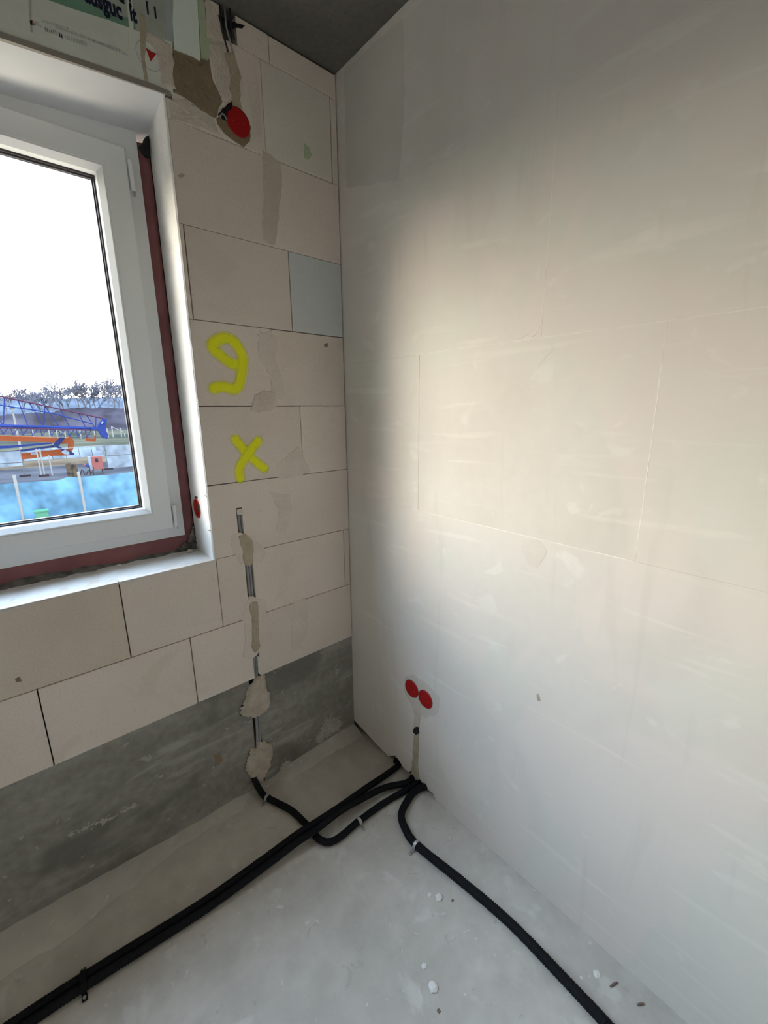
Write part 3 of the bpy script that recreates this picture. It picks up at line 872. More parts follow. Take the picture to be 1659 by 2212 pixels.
flat('plaster_run', [(-0.6033, 2.4067), (-0.5906, 2.409), (-0.5919, 2.365), (-0.6029, 2.3122), (-0.5994, 2.2548), (-0.6079, 2.2554), (-0.6105, 2.3186), (-0.6063, 2.368)], 'mortar', 0.0034)
flat('plaster_run', [(-0.8294, 2.333), (-0.8242, 2.3356), (-0.8312, 2.2912), (-0.8332, 2.2637), (-0.8372, 2.2636), (-0.8341, 2.2981)], 'print_grey', 0.0030)
patch('plaster_smear', sb, on_back, [(-0.5926, 2.376), (-0.5643, 2.3792), (-0.5289, 2.3774), (-0.5308, 2.3226), (-0.534, 2.2754), (-0.5669, 2.2676), (-0.5676, 2.3073), (-0.5684, 2.3464), (-0.591, 2.3558)], 0.004, M['mortar_pale'], 0.004, 0.012, 71)
# small print: rows of strokes too small to read
rnd = random.Random(17)
def small_print(p0, p1, n_, mt, hgt):
    m = MB()
    for q in range(n_):
        t = q / n_ + rnd.uniform(0, 0.3) / n_
        t2 = t + rnd.uniform(0.3, 0.6) / n_
        ax, az = p0[0] + (p1[0] - p0[0]) * t, p0[1] + (p1[1] - p0[1]) * t
        bx, bz = p0[0] + (p1[0] - p0[0]) * t2, p0[1] + (p1[1] - p0[1]) * t2
        hh = hgt * rnd.uniform(0.6, 1.0)
        m.prism([(ax, az), (bx, bz), (bx, bz + hh), (ax, az + hh)], on_back, 0.0, 0.0029)
    return m.build('small_print', M[mt], sb)
for ((p, q), n_, mt, hgt) in (([(-0.8098, 2.2768), (-0.7874, 2.2801)], 6, 'ink_navy', 0.008), ([(-0.7834, 2.2784), (-0.7756, 2.2784)], 2, 'ink', 0.009), ([(-0.7728, 2.2797), (-0.7273, 2.2847)], 12, 'ink_grey', 0.010),
                            ([(-0.8312, 2.2813), (-0.8151, 2.2803)], 5, 'ink_grey', 0.010), ([(-0.8131, 2.293), (-0.7608, 2.3016)], 16, 'ink_grey', 0.005), ([(-0.7881, 2.2926), (-0.6572, 2.306)], 36, 'ink_grey', 0.006), ([(-0.7161, 2.2987), (-0.6425, 2.303)], 20, 'ink_grey', 0.005)):
    small_print(p, q, n_, mt, hgt)
flat('small_print', [(-0.8355, 2.2843), (-0.8303, 2.2867), (-0.8267, 2.2792), (-0.8351, 2.277)], 'ink_rust', 0.0030)
def text(body, px, size, name='lettering', rot=0.0, xs=0.62):
    cu = bpy.data.curves.new(name, 'FONT')
    cu.body = body
    cu.size = size
    cu.offset = 0.0018
    cu.extrude = 0.0004
    tmp = bpy.data.objects.new('tmp', cu)
    C.objects.link(tmp)
    dg = bpy.context.evaluated_depsgraph_get()
    me = bpy.data.meshes.new_from_object(tmp.evaluated_get(dg))
    bpy.data.objects.remove(tmp)
    m = MB()
    m.add([(px[0] + v.co.x * xs, -0.0036 - v.co.z, px[1] + v.co.y) for v in me.vertices], [tuple(p.vertices) for p in me.polygons])
    return m.build(name, M['ink'], sb)
text('ausguc', [(-0.7216, 2.3745)][0], 0.047)
text('lt', [(-0.6258, 2.3833)][0], 0.042)
text('d !', [(-0.6491, 2.4105)][0], 0.047)
text('l', [(-0.5845, 2.4156)][0], 0.034)
text('l', [(-0.5664, 2.4156)][0], 0.030)
# red triangle mark in a ring
cxy = [(-0.5905, 2.3252)][0]
m = MB()
for i in range(36):
    a, b = 2 * math.pi * i / 36, 2 * math.pi * (i + 1) / 36
    m.prism([(cxy[0] + 0.031 * math.cos(a), cxy[1] + 0.031 * math.sin(a)), (cxy[0] + 0.031 * math.cos(b), cxy[1] + 0.031 * math.sin(b)),
             (cxy[0] + 0.0295 * math.cos(b), cxy[1] + 0.0295 * math.sin(b)), (cxy[0] + 0.0295 * math.cos(a), cxy[1] + 0.0295 * math.sin(a))], on_back, 0.0, 0.0029)
m.build('emblem_ring', M['ink_grey'], sb)
flat('emblem_triangle', [(-0.5964, 2.3381), (-0.5849, 2.3353), (-0.5728, 2.3367), (-0.5887, 2.3143)], 'ink_red', 0.0046)

MB().box(-0.545, -0.428, 0.0025, 0.06, 2.262, 2.42).build('mortar_bed', M['mortar_dark'], wall)
# foam offcuts packed beside the box
fo = MB().prism([(-0.5123, 2.49), (-0.48, 2.5232), (-0.4502, 2.538), (-0.4585, 2.3723), (-0.4753, 2.3744), (-0.5253, 2.369), (-0.5233, 2.425)], on_back, -0.05, 0.0035).build('foam_board', M['foam'])
tag(fo, 'pale foam board strip with pointed end packed beside the shutter box', 'foam board')
fo = MB().prism([(-0.4501, 2.5283), (-0.4368, 2.529), (-0.4327, 2.4871), (-0.4372, 2.4321), (-0.4208, 2.4332), (-0.4227, 2.4032), (-0.4375, 2.3822), (-0.4551, 2.381)], on_back, -0.05, 0.003).build('foam_board', M['foam_green'])
tag(fo, 'narrow green foam strip between the pale foam and the blocks', 'foam board')

# ------------------------------------------------------------------ red installation boxes
def cap(name, c, r, axis, label):
    t = empty(name, (c[0], 0, c[1]) if axis == 'y' else (0, c[0], c[1]))
    tag(t, label, 'socket box', 'red installation boxes')
    s_ = -1
    MB().disc(c, r, axis, 0.004, -0.0035, 36, -0.0004).build('cover', M['red'], t, smooth=False)
    rim = MB()
    seg = 40
    for i in range(seg):
        a, b = 2 * math.pi * i / seg, 2 * math.pi * (i + 1) / seg
        for (r0, r1, d0, d1) in ((r * 1.0, r * 1.06, -0.0045, -0.0025),):
            P = []
            for ang, rr, d in ((a, r0, d0), (b, r0, d0), (b, r1, d1), (a, r1, d1), (b, r1, 0.003), (a, r1, 0.003)):
                u, z = c[0] + rr * math.cos(ang), c[1] + rr * math.sin(ang)
                P.append((u, d, z) if axis == 'y' else (d, u, z))
            rim.add(P, [(0, 1, 2, 3), (3, 2, 4, 5)])
    rim.build('rim', M['red'], t)
    for dx in (-0.5, 0.5):
        MB().disc((c[0] + dx * r, c[1] + 0.1 * dx * r), 0.0022, axis, -0.003, -0.0052, 10).build('screw_dimple', M['red_inner'], t)
    return t


cap('socket_box', (-0.3620, 2.2640), 0.0355, 'y', 'round red box cover high on the block wall under the ceiling')
cap('socket_box', (-0.3767, 0.3905), 0.0335, 'x', 'left one of the twin red box covers low on the plastered wall')
cap('socket_box', (-0.4490, 0.3845), 0.0335, 'x', 'right one of the twin red box covers low on the plastered wall')
wp('hole_shade_patch', [(-0.4214, 2.2625), (-0.4064, 2.2803), (-0.3886, 2.2981), (-0.3778, 2.3111), (-0.3751, 2.2964), (-0.3908, 2.2749), (-0.3968, 2.2547), (-0.4117, 2.2538)], 0.0045, 'black', 61, 0.002, 0.008)  # black patch paints the dark of the recess beside the round box
MB().tube(catmull([(p[0], -0.0075, p[1]) for p in [(-0.4197, 2.2531), (-0.4106, 2.2654), (-0.4029, 2.2615), (-0.3982, 2.2542)]], 0.004), 0.0022, 8).build('cable', M['cable'], wall, smooth=True)
# open box in the reveal
rc = RC
t = tag(empty('socket_box', (XR, rc[0], rc[1])), 'open red box sunk into the white window reveal', 'socket box', 'red installation boxes')
m = MB(); seg = 36
for rr, x in ((0.0345, XR - 0.0015), (0.0345, XR + 0.003), (0.0325, XR - 0.002), (0.0315, XR + 0.002), (0.0305, XR + 0.042)):
    for i in range(seg):
        a = 2 * math.pi * i / seg
        m.v.append((x, rc[0] + rr * math.cos(a), rc[1] + rr * math.sin(a)))
for p, q in ((1, 0), (0, 2), (2, 3), (3, 4)):
    for i in range(seg):
        j = (i + 1) % seg
        m.f.append((p * seg + i, p * seg + j, q * seg + j, q * seg + i))
m.f.append(tuple(4 * seg + i for i in range(seg)))
m.build('cup', M['red_inner'], t)
for s_ in (-1, 1):
    MB().box(XR + 0.001, XR + 0.012, rc[0] - 0.004, rc[0] + 0.004, rc[1] + s_ * 0.0285 - 0.003, rc[1] + s_ * 0.0285 + 0.003).build('screw_tab', M['red'], t)
MB().tube(catmull([(XR + 0.040, rc[0] - 0.01, rc[1] + 0.02), (XR + 0.02, rc[0] - 0.012, rc[1] + 0.006), (XR + 0.006, rc[0] - 0.014, rc[1] - 0.004), (XR + 0.010, rc[0] - 0.008, rc[1] - 0.02)], 0.006), 0.005, 8).build('cable_end', M['cable_dark'], t, smooth=True)
patch('hole_shade_patch', wall, on_reveal, [(0.1222, 1.1565), (0.0937, 1.1574), (0.0965, 1.149), (0.1257, 1.1462)], 0.0008, M['black'], 0.001, 0.01, 62)  # black patch painted as the shade of a hole above the box

# mortar under the twin boxes on the right wall
patch('damp_filler', wr, on_right, [(-0.3354, 0.4205), (-0.3761, 0.4555), (-0.4605, 0.4537), (-0.5242, 0.4307), (-0.5109, 0.3512), (-0.4469, 0.2984), (-0.3851, 0.2964), (-0.3303, 0.3554)], 0.0008, M['stain'], 0.003, 0.012, 63)
patch('filled_chase', wr, on_right, [(-0.3821, 0.3549), (-0.4241, 0.3623), (-0.4226, 0.298), (-0.4185, 0.2392), (-0.3859, 0.2186), (-0.3904, 0.2786)], 0.0022, M['mortar_pale'], 0.0015, 0.012, 64)
patch('filled_chase', wr, on_right, [(-0.3887, 0.1903), (-0.4165, 0.2083), (-0.4173, 0.1468), (-0.4133, 0.0675), (-0.4219, 0.0026), (-0.4093, -0.0296), (-0.3804, -0.0427), (-0.3748, -0.0171), (-0.3821, 0.0674), (-0.3867, 0.1369)], 0.0028, M['mortar'], 0.0015, 0.012, 65)
patch('open_conduit_hole', wr, on_right, [(-0.3859, 0.2143), (-0.401, 0.2345), (-0.416, 0.2418), (-0.4189, 0.2141), (-0.4015, 0.1964), (-0.3861, 0.1972)], 0.0034, M['black'], 0.0008, 0.01, 66)  # black dab: exposed hose together with the hole's painted shade

# ------------------------------------------------------------------ window
win = tag(empty('window_1', (-1.62, 0.2, 1.0)), 'white plastic window with hinged sash looking onto a building site', kind='structure')
FX0, FX1, FZ0, FZ1 = XL + 0.033, -0.5985, 1.0125, 2.232
MB().ring(FX0, FX1, FZ0, FZ1, [(0, 0.172), (0.060, 0.172), (0.060, 0.185), (0.066, 0.185), (0.066, 0.245), (0, 0.245)]).build('frame', M['pvc'], win)
MB().box(-1.672, -1.592, 0.172, 0.245, FZ0 + 0.05, FZ1 - 0.05).build('mullion', M['pvc'], win)  # unseen mullion and left sash, added with the widened opening
for (SX0, SX1, HX) in ((-1.630, -0.6372, -0.6285), (FX0 + 0.0385, -1.634, FX0 + 0.030)):
    SZ0, SZ1 = 1.0490, 2.170
    sash = MB().ring(SX0, SX1, SZ0, SZ1, [(0, 0.168), (0, 0.154), (0.003, 0.151), (0.058, 0.151), (0.060, 0.154), (0.060, 0.235), (0, 0.235)]).build('sash', M['pvc'], win)
    MB().ring(SX0, SX1, SZ0, SZ1, [(0.0590, 0.1525), (0.0635, 0.1515), (0.078, 0.166), (0.0795, 0.190), (0.0590, 0.190)]).build('glazing_bead', M['pvc'], sash)
    MB().ring(SX0, SX1, SZ0, SZ1, [(0.0772, 0.186), (0.0835, 0.1875), (0.0835, 0.1935), (0.0772, 0.1935)]).build('glazing_gasket', M['gasket'], sash)
    MB().ring(SX0, SX1, SZ0, SZ1, [(0.0790, 0.1965), (0.0870, 0.1965), (0.0870, 0.2085), (0.0790, 0.2085)]).build('spacer_bar', M['gasket'], sash)
    MB().box(SX0 + 0.062, SX1 - 0.062, 0.1940, 0.1960, SZ0 + 0.062, SZ1 - 0.062).build('glass_pane', M['glass'], sash)
    for (z0, z1) in ((1.056, 1.128), (2.062, 2.140)):
        h_ = MB().tube([(HX, 0.150, z0), (HX, 0.150, z1)], 0.0062, 14).build('hinge', M['pvc'], win, smooth=False)
        MB().tube([(HX, 0.150, z0 - 0.011), (HX, 0.150, z0)], 0.0050, 12).build('hinge_pin', M['chrome'], h_)
        MB().box(HX - 0.0055, HX + 0.0125, 0.163, 0.173, z0 + 0.01, z1 - 0.006).build('hinge_leaf', M['pvc'], h_)
# maroon sealing tape round the frame
rnd = random.Random(21)
m = MB()
n = 40
for i in range(n + 1):
    x = FX0 - 0.03 + (FX1 + 0.012 - FX0 + 0.03) * i / n
    m.v += [(x, 0.186, FZ0 + 0.004), (x, 0.178 + rnd.uniform(-0.002, 0.002), FZ0 - 0.02), (x, 0.172 + rnd.uniform(-0.003, 0.003), SILL + 0.004), (x, 0.166, SILL - 0.004)]
for i in range(n):
    for j in range(3):
        a = i * 4 + j
        m.f.append((a, a + 4, a + 5, a + 1))
m.build('sealing_tape', M['tape'], win, smooth=True)
m = MB()
for i in range(n + 1):
    z = SILL + (2.21 - SILL) * i / n
    m.v += [(FX1 - 0.004, 0.186, z), (FX1 + 0.015, 0.180 + rnd.uniform(-0.001, 0.001), z), (FX1 + 0.0310, 0.1715 + rnd.uniform(-0.001, 0.001), z), (FX1 + 0.0315, 0.196, z)]
for i in range(n):
    for j in range(3):
        a = i * 4 + j
        m.f.append((a, a + 1, a + 5, a + 4))
m.build('sealing_tape', M['tape'], win, smooth=True)
m = MB()
for i in range(n + 1):
    z = SILL + (2.225 - SILL) * i / n
    w_ = rnd.uniform(-0.002, 0.002)
    m.v += [(FX1 + 0.027, 0.192, z), (FX1 + 0.0305 + w_ * 0.2, 0.182, z), (XR - 0.0005, 0.170 + w_, z), (XR + 0.003, 0.168, z)]
for i in range(n):
    for j in range(3):
        a = i * 4 + j
        m.f.append((a, a + 1, a + 5, a + 4))
m.build('gap_shade_strip', M['black'], win, smooth=True)  # black strip stands in for the shade in the gap beside the tape
# torn foil and grime in the corners of the opening
patch('torn_foil', win, lambda a, b, d: (a, 0.160 - d, b), [(-0.598, 2.185), (-0.590, 2.200), (-0.578, 2.218), (-0.568, 2.222), (-0.567, 2.195), (-0.572, 2.17), (-0.584, 2.168)], 0.006, M['black'], 0.003, 0.01, 72)
blob('grime', win, lambda a, b, d: (a, 0.166 - d, b), [(-0.655, 0.957), (-0.625, 0.966), (-0.603, 0.984), (-0.588, 0.992), (-0.578, 1.024), (-0.5665, 1.045), (-0.566, 0.955)], 0.009, M['grime'], 73, 0.0035, 0.010, 0.012)
m = MB()
n = 60
rnd = random.Random(22)
for i in range(n + 1):
    x = XL + (XR - 0.002 - XL) * i / n
    a_ = 0.010 + rnd.uniform(-0.004, 0.006) + (0.006 if x < -0.85 else 0)
    m.v += [(x, 0.178, SILL + a_), (x, 0.168 + rnd.uniform(-0.003, 0.003), SILL + a_ * 0.8), (x, 0.150 + rnd.uniform(-0.006, 0.006), SILL - 0.002)]
for i in range(n):
    for j in range(2):
        a = i * 3 + j
        m.f.append((a, a + 3, a + 4, a + 1))
m.build('sealant_bead', M['grime'], wall, smooth=True)
def lump(name, c, r, mt, parent=None, seed=1, flat_=0.6):
    rnd = random.Random(seed)
    import bmesh
    bm = bmesh.new()
    bmesh.ops.create_icosphere(bm, subdivisions=2, radius=1.0)
    vs = [v.co.copy() for v in bm.verts]; fs = [tuple(v.index for v in f.verts) for f in bm.faces]
    bm.free()
    k1, k2, k3 = rnd.uniform(0.8, 1.3), rnd.uniform(0.7, 1.1), flat_
    m = MB()
    m.add([(c[0] + p.x * r * k1 * rnd.uniform(0.78, 1.1), c[1] + p.y * r * k2 * rnd.uniform(0.78, 1.1), c[2] + r * k3 * 0.8 + p.z * r * k3 * rnd.uniform(0.8, 1.05)) for p in vs], fs)
    return m.build(name, M[mt], parent)
o = lump('mortar_crumb', (-0.598, 0.135, SILL + 0.0005), 0.011, 'mortar_pale', None, 5)
tag(o, 'small brown mortar crumb in the corner of the window sill', 'crumb')
o = lump('mortar_crumb', (-0.815, 0.150, SILL + 0.0005), 0.006, 'crumb', None, 6)
tag(o, 'tiny white crumb lying midway along the window sill', 'crumb')

# ------------------------------------------------------------------ black corrugated conduits on the floor
def conduit(pts, r, label, pitch=0.0075):
    P = catmull(pts, pitch / 3.0)
    # resample at even steps so the corrugation keeps its pitch
    out = [P[0]]; acc = 0.0; step = pitch / 3.0
    for i in range(1, len(P)):
        seg_ = P[i] - P[i - 1]; L_ = seg_.length
        while acc + L_ >= step:
            t = (step - acc) / L_
            q = P[i - 1] + seg_ * t if False else P[i] - seg_ * (1 - t)
            out.append(q.copy())
            P_im = q
            seg_ = P[i] - q; L_ = seg_.length; acc = 0.0
            if L_ < 1e-9: break
        acc += L_
    rr = [r if (i % 3) else r * 0.90 for i in range(len(out))]
    m = MB().tube(out, rr, 12)
    o = m.build('conduit', M['hose'], None, smooth=True)
    return tag(o, label, 'conduit', 'black conduits on the floor')


def fp(lst, h):
    return [(a, b, FZ + h_) for (a, b), h_ in zip(lst, h if isinstance(h, (list, tuple)) else [h] * len(lst))]


def offset(lst, d):
    out = []
    for i, (a, b) in enumerate(lst):
        p, q = lst[max(i - 1, 0)], lst[min(i + 1, len(lst) - 1)]
        tx, ty = q[0] - p[0], q[1] - p[1]
        L_ = math.hypot(tx, ty)
        out.append((a - ty / L_ * d, b + tx / L_ * d))
    return out


R1 = 0.0120
pair = [(-1.362, -0.2457), (-1.1789, -0.2553), (-1.061, -0.2658), (-0.8026, -0.293), (-0.5911, -0.3047), (-0.4954, -0.311), (-0.4238, -0.3192)]
_d = Vector((pair[0][0] - pair[1][0], pair[0][1] - pair[1][1])).normalized()
pair.insert(0, (pair[0][0] + _d.x * 1.4, pair[0][1] + _d.y * 1.4))      # runs on across the room
ha = [0.013, 0.013, 0.013, 0.013, 0.014, 0.024, 0.034, 0.0375]
up = offset(pair, R1 * 1.02) + [(-0.321, -0.3128), (-0.1843, -0.3077), (-0.0856, -0.3057), (-0.002, -0.3023)] + [(0.004, -0.272)]
conduit(fp(up, ha + [0.036, 0.025, 0.016, 0.0135, 0.0135]), R1, 'upper one of the pair of black conduits, ending under the wall nearest the corner')
lo_ = offset(pair, -R1 * 1.02) + [(-0.3222, -0.3292), (-0.237, -0.3366), (-0.1273, -0.3531), (-0.0412, -0.39)] + [(0.004, -0.385)]
conduit(fp(lo_, ha + [0.037, 0.031, 0.023, 0.017, 0.015]), R1, 'lower one of the pair of black conduits, bending in under the twin red boxes')
pc = [(-0.500, 0.004, 0.045), (-0.502, -0.012, 0.015)] + fp([(-0.4917, -0.0605), (-0.468, -0.1248), (-0.4432, -0.1935), (-0.4309, -0.2874), (-0.4281, -0.3469), (-0.4092, -0.3792), (-0.3708, -0.3914), (-0.2825, -0.389), (-0.1623, -0.3955), (-0.0564, -0.4109)], R1 + 0.0002) + [(0.004, -0.418, FZ + R1)]
conduit(pc, R1, 'black conduit coming out of the block wall and looping below the pair')
pd = [(0.004, -0.455, FZ + 0.020)] + fp([(-0.0393, -0.4375), (-0.0937, -0.4489), (-0.1505, -0.4752), (-0.1776, -0.5253), (-0.1884, -0.5935), (-0.1648, -0.7725), (-0.1496, -0.9301), (-0.1525, -1.0794), (-0.1583, -1.2055), (-0.1641, -1.2983)], 0.0142)
_e = (Vector(pd[-1]) - Vector(pd[-2])).normalized()
pd.append(tuple(Vector(pd[-1]) + Vector((_e.x, _e.y, 0)) * 1.6))
conduit(pd, 0.0138, 'single black conduit curving out and running along the plastered wall')


def clip(c, ang, r, label, mt='clip', wd=0.010, foot=1):
    t = tag(empty('pipe_clip', (c[0], c[1], FZ)), label, 'pipe clip', 'clips on the conduits')
    ca, sa = math.cos(ang), math.sin(ang)      # direction of the pipe
    def P(u, v, z): return (c[0] + u * ca - v * sa, c[1] + u * sa + v * ca, FZ + z)
    m = MB()
    seg = 14
    for i in range(seg + 1):
        a = -0.35 + (math.pi + 0.7) * i / seg
        for u in (-wd / 2, wd / 2):
            for rr in (r + 0.0004, r + 0.0022):
                m.v.append(P(u, rr * math.cos(a), r + rr * math.sin(a)))
    for i in range(seg):
        a = i * 4
        m.f += [(a, a + 1, a + 5, a + 4), (a + 2, a + 6, a + 7, a + 3), (a + 1, a + 3, a + 7, a + 5), (a, a + 4, a + 6, a + 2)]
    m.build('band', M[mt], t)
    m = MB()
    pts = [(-wd / 2, -r - 0.022), (wd / 2, -r - 0.022), (wd / 2, -r + 0.002), (-wd / 2, -r + 0.002)]
    m.v = [P(u, v * foot, 0.001) for u, v in pts] + [P(u, v * foot, 0.004) for u, v in pts]
    m.f = [(0, 3, 2, 1), (4, 5, 6, 7), (0, 1, 5, 4), (1, 2, 6, 5), (2, 3, 7, 6), (3, 0, 4, 7)]
    m.build('foot', M[mt], t)
    MB().tube([P(0, (-r - 0.012) * foot, 0.0035), P(0, (-r - 0.012) * foot, 0.008)], 0.0038, 10).build('screw_head', M['edge'], t)
    return t


def ang2(a, b): return math.atan2(b[1] - a[1], b[0] - a[0])
q = [(-0.4917, -0.0605), (-0.486, -0.0765), (-0.48, -0.0954)]
clip(q[1], ang2(q[0], q[2]), R1, 'metal clip on the conduit just out of the block wall')
q = [(-0.3153, -0.3906), (-0.2825, -0.389), (-0.251, -0.3903)]
clip(q[1], ang2(q[0], q[2]), R1, 'metal clip on the looping conduit before the plastered wall')
q = [(-0.1854, -0.5657), (-0.1885, -0.5913), (-0.1856, -0.6214)]
clip(q[1], ang2(q[0], q[2]), 0.0138, 'metal clip on the single conduit after its bend')
q = [(-1.1218, -0.2609), (-1.1018, -0.2614), (-1.0817, -0.2641)]
t = tag(empty('pipe_clip', (q[1][0], q[1][1], FZ)), 'dark strap over the pair of conduits at lower left', 'pipe clip', 'clips on the conduits')
a_ = ang2(q[0], q[2]); ca, sa = math.cos(a_), math.sin(a_)
m = MB()
prof = [(-0.040, 0.001), (-0.0262, 0.001), (-0.0258, 0.016), (-0.015, 0.0265), (0.015, 0.0265), (0.0258, 0.016), (0.0262, 0.001), (0.040, 0.001)]
for v_, z_ in prof:
    for u in (-0.006, 0.006):
        m.v.append((q[1][0] + u * ca - v_ * sa, q[1][1] + u * sa + v_ * ca, FZ + z_))
        m.v.append((q[1][0] + u * ca - v_ * sa * 1.05, q[1][1] + u * sa + v_ * ca * 1.05, FZ + z_ + 0.0022))
for i in range(len(prof) - 1):
    a = i * 4
    m.f += [(a, a + 1, a + 5, a + 4), (a + 2, a + 6, a + 7, a + 3), (a + 1, a + 3, a + 7, a + 5), (a, a + 4, a + 6, a + 2)]
m.build('strap', M['hose'], t)
for v_ in (-0.034, 0.034):
    MB().tube([(q[1][0] - v_ * sa, q[1][1] + v_ * ca, FZ + 0.002), (q[1][0] - v_ * sa, q[1][1] + v_ * ca, FZ + 0.008)], 0.004, 8).build('screw_head', M['edge'], t)

# crumbs on the floor
crumbs = ([(-0.2475, -0.7449), (-0.2631, -0.7206), (-0.4176, -0.8765), (-0.4036, -0.8302), (-0.0718, -1.1473), (-0.1097, -1.1238), (-0.2459, -0.8866), (-1.1769, -0.0223), (-0.2215, -0.7783), (-0.4401, -0.9156)])
spec_ = ((0.013, 'crumb', 'largest white plaster crumb beside the single conduit'), (0.007, 'crumb', 'small white crumb next to the largest crumb by the conduit'),
         (0.015, 'crumb', 'round white plaster crumb near the lower edge of the floor'), (0.008, 'crumb', 'flat white crumb above the round one on the floor'),
         (0.009, 'crumb', 'right one of two white crumbs beside the foot of the plastered wall'), (0.006, 'crumb', 'left one of two white crumbs beside the foot of the plastered wall'),
         (0.005, 'crumb', 'tiny crumb between the conduit and the lone round crumb'), (0.006, 'crumb', 'tiny white crumb on the floor left of the conduit pair'),
         (0.005, 'chip', 'dark grain of rubble by the single conduit'), (0.006, 'chip', 'dark grain of rubble below the round white crumb'))
for i, ((a, b), (r, mt, lb)) in enumerate(zip(crumbs, spec_)):
    tag(lump('plaster_crumb' if mt == 'crumb' else 'rubble_grain', (a, b, FZ - 0.001), r, mt, None, 80 + i, 0.35), lb, 'crumb', 'crumbs on the floor')
for i, ((a, b), (c_, d_)) in enumerate(([(-0.0727, -1.1816), (-0.0495, -1.1899)], [(-0.0577, -1.2414), (-0.0427, -1.2512)])):
    o = MB().tube([(a, b, FZ + 0.003), ((a + c_) / 2, (b + d_) / 2, FZ + 0.0036), (c_, d_, FZ + 0.003)], [0.0022, 0.003, 0.002], 6).build('wood_splinter', M['chip'])
    tag(o, ('brown splinter beside the two crumbs at the plastered wall', 'brown splinter nearest the lower right on the floor')[i], 'splinter', 'splinters on the floor')

# ------------------------------------------------------------------ the building site outside the window
GZ = -3.56
EX = 0.43
def em(name, c, **kw):
    return mat(name, tuple(v * EX for v in c), 0.9, spec=0.0, **kw)


X = {}
X['earth'] = em('earth', (0.060, 0.047, 0.036), col2=(0.078, 0.066, 0.045), vscale=0.4)
X['paving'] = em('paving', (0.033, 0.034, 0.041), col2=(0.029, 0.030, 0.036), vscale=0.3)
X['sand'] = em('sand', (0.072, 0.054, 0.037), col2=(0.060, 0.048, 0.036), vscale=0.3)
X['grass'] = em('grass', (0.024, 0.030, 0.028), col2=(0.033, 0.032, 0.023), vscale=0.12)
X['bank'] = em('bank', (0.021, 0.019, 0.026), col2=(0.029, 0.027, 0.036), vscale=0.12)
X['hill'] = em('hill', (0.048, 0.06, 0.08), col2=(0.042, 0.052, 0.07), vscale=0.03)  # distance haze is put into this bluish tone
X['twig'] = em('twig', (0.14, 0.15, 0.20))  # haze painted into the bark as a pale blue-grey
X['tarp'] = em('tarp', (0.052, 0.118, 0.185), col2=(0.048, 0.110, 0.175), vscale=1.2)
X['white'] = em('white_sheet', (0.105, 0.128, 0.16), col2=(0.098, 0.12, 0.15), vscale=1.0)
X['post'] = em('pale_post', (0.20, 0.205, 0.21))
X['steel'] = em('grey_steel', (0.085, 0.095, 0.12))
X['blue'] = em('crane_blue', (0.014, 0.030, 0.150))
X['blue2'] = em('crane_dark_blue', (0.010, 0.022, 0.10))
X['orange'] = em('crane_orange', (0.24, 0.058, 0.022))
X['maroon'] = em('crane_maroon', (0.055, 0.022, 0.048))
X['red'] = em('cabinet_red', (0.20, 0.070, 0.068))
X['brown'] = em('pile_brown', (0.020, 0.017, 0.020), col2=(0.036, 0.028, 0.020), vscale=3)
X['green'] = em('crate_green', (0.06, 0.19, 0.13))
X['dark'] = em('dark_rubber', (0.022, 0.018, 0.024))


def slab(name, y0, y1, z0, z1, mt, label, x0=-160, x1=260):
    o = MB().box(x0, x1, y0, y1, z0, z1).build(name, X[mt])
    return tag(o, label, kind='structure')


slab('ground', 3.0, 700, GZ - 0.5, GZ, 'earth', 'bare earth of the building site outside')
slab('paved_yard', 25, 50, GZ, GZ + 0.03, 'paving', 'grey paved yard behind the blue tarpaulin')
slab('sand_strip', 50, 62, GZ, GZ + 0.03, 'sand', 'sandy strip behind the paved yard')
slab('meadow', 64, 300, GZ, GZ + 0.04, 'grass', 'dull green meadow behind the cranes')
# earth bank and far hill
def ridge(name, y, depth, px, mt, label, jag, seed):
    rnd = random.Random(seed)
    pts = []
    for i in range(len(px) - 1):
        for q in range(8):
            t = q / 8
            pts.append((px[i][0] + (px[i + 1][0] - px[i][0]) * t, px[i][1] + (px[i + 1][1] - px[i][1]) * t + rnd.uniform(-jag, jag)))
    pts.append(px[-1])
    m = MB()
    for x, z in pts:
        m.v += [(x, y - depth, GZ - 0.2), (x, y - depth * 0.3, GZ + (z - GZ) * 0.7), (x, y, z), (x, y + depth, GZ - 0.2)]
    for i in range(len(pts) - 1):
        for j in range(3):
            a = i * 4 + j
            m.f.append((a, a + 4, a + 5, a + 1))
    o = m.build(name, X[mt], smooth=True)
    return tag(o, label, kind='structure')


bk = [(-0.97, 0.85), (4.71, 1.25), (9.73, 1.56), (15.12, 2.52), (21.27, 2.75), (28.38, 2.44)]
ridge('earth_bank', 150, 12, [(-80, bk[0][1] - 0.5)] + bk + [(140, bk[-1][1] - 1)], 'bank', 'dark brown earth bank at the back of the site', 0.25, 3)
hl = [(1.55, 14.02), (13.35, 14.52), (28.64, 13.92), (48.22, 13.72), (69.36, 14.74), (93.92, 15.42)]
ridge('far_hill', 480, 120, [(-400, hl[0][1] + 6)] + hl + [(600, hl[-1][1] + 4)], 'hill', 'hazy blue hill behind the trees', 0.8, 4)

